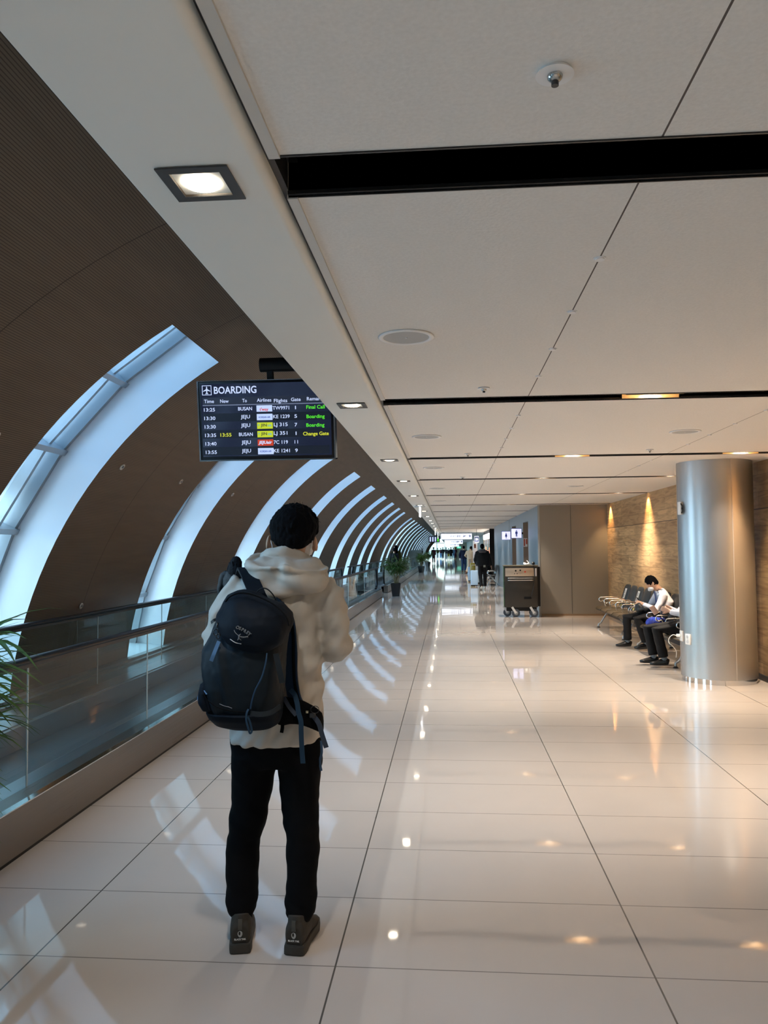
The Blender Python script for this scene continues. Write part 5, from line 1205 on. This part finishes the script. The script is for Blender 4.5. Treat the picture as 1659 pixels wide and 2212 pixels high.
# navy man further on, beige man mid-stride
w2 = dict(kR=(.09, .10, .51), aR=(.08, -.06, .09), kL=(-.09, .06, .51), aL=(-.10, .03, .09), eL=(-.29, -.05, 1.16), wL=(-.27, .06, .93), eR=(.25, .02, 1.13), wR=(.20, .18, 1.0))
person((.96, 53.4, 0), R(0), 1.78, w2, (M_skin, C_nav, C_den, C_brn, M_hair), 'person in navy jacket and blue jeans walking away on the shiny floor, holding something white', bulk=1.25)
b_ = empty('white_paper', (.69, 53.42, .88), 0, 'small white paper in the hand of the person in navy', 'paper'); bx('sheet', -.04, .04, -.01, .01, -.07, .07, M_white, b_)
w3 = dict(pel=(0, 0, .93), che=(-.03, .05, 1.26), nec=(-.03, .10, 1.44), hea=(.02, .16, 1.58), kR=(.10, .22, .55), aR=(.10, .30, .12), kL=(-.10, -.02, .50), aL=(-.18, -.36, .12), sR=(.15, .07, 1.38), sL=(-.20, .05, 1.36), eL=(-.32, .02, 1.12), wL=(-.22, .20, 1.0), eR=(.22, .18, 1.15), wR=(.18, .38, 1.1))
person((1.29, 49.8, 0), R(-12), 1.80, w3, (M_skin, C_bei, C_bei, C_brn, M_hair), 'person in an all beige outfit striding, between the navy and the black clad people', bulk=1.1)
# seated people by the corridor wall, on a dark bench
SIT = dict(pel=(0, 0, .50), che=(0, .04, .82), nec=(0, .08, 1.01), hea=(0, .14, 1.16), sR=(.175, .07, .95), sL=(-.175, .07, .95), eR=(.22, .16, .72), eL=(-.22, .16, .72), wR=(.10, .36, .70), wL=(-.10, .36, .70),
           hR=(.09, .02, .50), hL=(-.09, .02, .50), kR=(.11, .44, .50), kL=(-.11, .44, .50), aR=(.11, .42, .085), aL=(-.11, .42, .085))
bt = empty('airport_bench', (1.84, 35.2, 0), 0, 'far black bench against the blue grey steel wall, beyond the cabinet', 'bench')
for k in range(3):
    for nm, bm, m in seat_unit():
        bmesh.ops.scale(bm, vec=(.8, 1, 1), verts=bm.verts[:]); bmesh.ops.translate(bm, vec=(0, -.55*k+.55, 0), verts=bm.verts[:]); fin(nm, bm, M_pad, bt, angle=50)
    bm = bmesh.new(); y = -.55*k+.27; tube(bm, smoothpath([(.12, y, .5), (.10, y, .61), (-.15, y, .60), (-.2, y, .5), (-.08, y, .42)], 5), .014, 8); fin('armrest', bm, M_chrome, bt, True)
bx('beam', -.03, .03, -1.1, .9, .30, .35, M_leg, bt)
for y in (-.9, .7):
    for x in (-.24, .22): bm = bmesh.new(); tube(bm, [(0, y, .32), (x*.8, y, .10), (x, y, .01)], .016, 8); fin('leg', bm, M_leg, bt, True)
person((1.80, 35.9, 0), R(82), 1.70, SIT, (M_skin, C_blk, C_blk, C_shb, M_hair), 'person in black sitting on the far bench against the blue grey wall')
# man 1 on the bench: white shirt, tie, mask, head bent over his phone
S1 = dict(pel=(0, 0, .50), che=(0, -.10, .74), nec=(0, .00, .935), hea=(0, .115, 1.035), look=(0, .75, -.65), sR=(.17, -.03, .86), sL=(-.17, -.03, .86), eR=(.22, .10, .66), eL=(-.21, .10, .64), wR=(.08, .27, .70), wL=(-.07, .27, .71),
          hR=(.10, .02, .50), hL=(-.10, .02, .50), kR=(.15, .47, .49), kL=(-.13, .37, .50), aR=(.17, .46, .10), aL=(-.12, .24, .10))
t, J, tp = person((3.27, 12.76, 0), R(90), 1.75, S1, (M_skin, C_wht, C_blk, C_shb, M_hair), 'seated person with white shirt, blue tie and white mask looking down at a phone', vox=.012)
H = J['hea']; up = (H-J['nec']).normalized(); fw = (Vector((0, .75, -.65))-up*Vector((0, .75, -.65)).dot(up)).normalized(); mt = Matrix((fw.cross(up), fw, up)).transposed()
bm = bmesh.new(); ball(bm, H+fw*.060-up*.045, (.058, .050, .050), 14, mt); ball(bm, H+fw*.085-up*.045, (.030, .040, .030), 10, mt); melt('face_mask', bm, M_mask, t, .008, 1)
bm = bmesh.new(); ribbon(bm, [J['nec']+Vector((0, .075, -.03)), J['che']+Vector((0, .155, .06)), J['che']+Vector((0, .15, -.09)), J['pel']+Vector((0, .14, .08))], [.035, .07], .008, Vector((1, 0, 0)), 4); fin('tie', bm, mat('blue_tie', (.01, .03, .16), .5), tp)
bm = bmesh.new(); tube(bm, smoothpath([J['nec']+Vector((-.06, .03, .01)), J['nec']+Vector((-.075, -.03, .0)), J['nec']+Vector((0, -.075, .01)), J['nec']+Vector((.07, -.02, 0))], 4), .005, 6)
tube(bm, smoothpath([J['nec']+Vector((-.065, .04, .0)), J['che']+Vector((-.085, .12, .06)), J['che']+Vector((-.03, .145, -.08))], 4), .005, 6); fin('lanyard', bm, C_nav, tp, True)
for s in 'RL':
    A = J['a'+s]; bm = bmesh.new(); tube(bm, [A+Vector((0, 0, .06)), A+Vector((0, 0, -.01))], [.042, .040], 10); fin('sock', bm, cloth('grey_sock', (.16, .20, .24)), t, True)
p_ = empty('phone', (2.96, 12.77, .76), R(90), 'phone held in both hands of the masked seated person', 'phone'); bx('body', -.036, .036, -.004, .004, -.06, .06, M_black, p_, .003); p_.rotation_euler.x = R(-30)
softbag('lap_bag', (3.02, 12.80, .57), (.14, .21, .10), mat('black_bag_nylon', (.008, .009, .010), .5), 'black bag on the lap of the masked seated person', 'bag', 9)
# man 2, mostly behind the column
S2 = dict(pel=(0, .10, .50), che=(0, .02, .80), nec=(0, -.03, 1.0), hea=(0, .0, 1.14), sR=(.17, -.02, .94), sL=(-.17, -.02, .94), eR=(.22, .16, .70), eL=(-.20, .18, .68), wR=(.08, .32, .76), wL=(-.06, .36, .74),
          hR=(.10, .12, .50), hL=(-.10, .12, .50), kR=(.16, .60, .49), kL=(-.12, .55, .50), aR=(.10, .54, .10), aL=(-.12, .46, .10), fR=(.1, 1, 0), fL=(.05, 1, 0))
t, J, tp = person((3.30, 11.02, 0), R(90), 1.75, S2, (M_skin, C_wht, C_blk, C_shb, M_hair), 'seated person in dark trousers holding up a phone, mostly hidden by the steel column', vox=.012)
for s in 'RL':
    A = J['a'+s]; bm = bmesh.new(); tube(bm, [A+Vector((0, 0, .06)), A+Vector((0, 0, -.01))], [.042, .040], 10); fin('sock', bm, mat('grey_sock'), t, True)
p_ = empty('phone', at(1413, 1318, 10.85), R(78), 'pale gold phone held up at the left edge of the steel column', 'phone'); bx('body', -.037, .037, -.004, .004, -.06, .06, mat('rose_gold', (.75, .50, .40), .3, metal=.4), p_, .006); bx('camera_strip', -.025, .01, .004, .006, .035, .05, M_black, p_, .001); p_.rotation_euler = (R(-20), R(-28), R(12))
# woman on the moving walkway, dark curly hair
t, J, tp = person((-2.92, 10.6, .06), R(-4), 1.57, dict(nec=(0, .02, 1.42), hea=(0, .06, 1.50), sR=(.17, 0, 1.34), sL=(-.17, 0, 1.34)), (M_skin, C_blk, C_blk, C_shb, M_hair), 'person with long curly black hair in black, on the walkway behind the backpack man', hair='long', vox=.012)
bm = bmesh.new(); rr = random.Random(8)
for k in range(26):
    u = rr.uniform(0, 6.28); a = J['hea']+Vector((.09*math.cos(u), -.03+.08*math.sin(u), rr.uniform(-.02, .05)))
    tube(bm, smoothpath([a, a+Vector((rr.uniform(-.03, .03), -.02, -.08)), a+Vector((rr.uniform(-.05, .05), -.03, -.17)), a+Vector((rr.uniform(-.06, .06), -.02, -.27))], 4), [.014]*13, 5)
fin('curls', bm, M_hair, t, True)
# suitcases beside the man in black
def case(nm, loc, w, d, h, m, lab, z0=.06):
    t = empty(nm, loc, 0, lab, 'suitcase')
    bx('shell', -w/2, w/2, -d/2, d/2, z0, z0+h, m, t, .03, 3); bx('base_rim', -w/2+.01, w/2-.01, -d/2+.01, d/2-.01, z0-.02, z0+.03, M_black, t, .006)
    for x in (-w/2+.05, w/2-.05):
        for y in (-d/2+.05, d/2-.05): bm = bmesh.new(); cyl(bm, (x, y, .03), .03, .022, 14, 'X'); fin('wheel', bm, M_rubber, t)
    bm = bmesh.new(); tube(bm, [(-.1, 0, z0+h), (-.1, 0, z0+h+.22), (.1, 0, z0+h+.22), (.1, 0, z0+h)], .010, 8); fin('pull_handle', bm, M_alu, t)
    return t
case('suitcase', (1.03, 33.6, 0), .30, .24, .62, mat('pale_blue_case', (.42, .62, .85), .35), 'pale blue suitcase at the left leg of the person in black')
case('suitcase', (1.03, 35.4, 0), .22, .30, .90, mat('mustard_case', (.38, .30, .05), .45), 'tall mustard yellow suitcase behind the pale blue one')
case('suitcase', (1.02, 38.2, 0), .30, .24, .66, mat('pale_blue_case'), 'second pale blue suitcase, further and half hidden')
# people on the distant walkway, above the plant
for k, (x, top_, hr_, hd_, lab) in enumerate([(-2.62, C_gry, 'short', 1.74, 'far person in grey seen over the nearest plant, left of the pair'), (-2.27, C_olv, 'long', 1.74, 'far person in olive with long hair seen over the nearest plant'), (-2.02, C_blk, 'short', 1.60, 'far person in black just right of the olive clad one')]):
    person((x-.45 if k == 0 else (-2.75 if k == 1 else -2.65), 46 if k == 0 else (41 if k == 1 else 38), .06), R(5*k), hd_, dict(), (M_skin, top_, C_blk, C_shb, M_hair), lab, hair=hr_, vox=.02)
# crowd at the far end
CR_ = [(-1.72, 86.5, C_mar, C_mar, 'far person in a long maroon coat, leftmost of the distant crowd', 1.78), (-1.85, 123, C_olv, C_wht, 'distant person in olive top, second from the left of the crowd', 1.72), (-1.38, 125, C_mar, C_lbl, 'distant person in rust red top in the crowd', 1.70), (-.98, 119, C_blk, C_gry, 'distant person in black, left one of the dark pair', 1.80),
       (-.45, 109, C_gry, C_wht, 'distant person with grey top and white trousers', 1.78), (-.12, 114, C_blk, C_yel, 'distant person with mustard trousers', 1.66), (.22, 110.5, C_blk, C_blk, 'distant person all in black right of the mustard one', 1.80), (.62, 122, C_lbl, C_lbl, 'distant person in light blue', 1.74), (.92, 123, C_mar, C_mar, 'distant person in dark red at the right end of the crowd', 1.74),
       (2.12, 76, C_mar, C_blk, 'far person in maroon half hidden behind the navy clad one', 1.66)]
for x, y, a, b, lab, h in CR_:
    person((x, y, 0), R((x*40) % 30-15), h, w2 if int(y) % 2 else dict(), (M_skin, a, b, C_shb, M_hair), lab, 'distant crowd', vox=.03, long_coat=.25 if a is b and a is C_mar else 0)
t = empty('menu_stand', (2.0, 33.2, 0), 0, 'nothing', 'sign'); bpy.data.objects.remove(t)
t = empty('notice_pillar', (1.52, 47.5, 0), 0, 'slim white notice pillar under the small square lit sign', 'sign'); bx('post', -.12, .14, 0, .12, 0, 2.05, mat('pale_blue_post', (.62, .68, .74), .4), t, .01); bx('notice', -.05, .06, -.006, 0, 1.62, 1.86, C_brn, t)
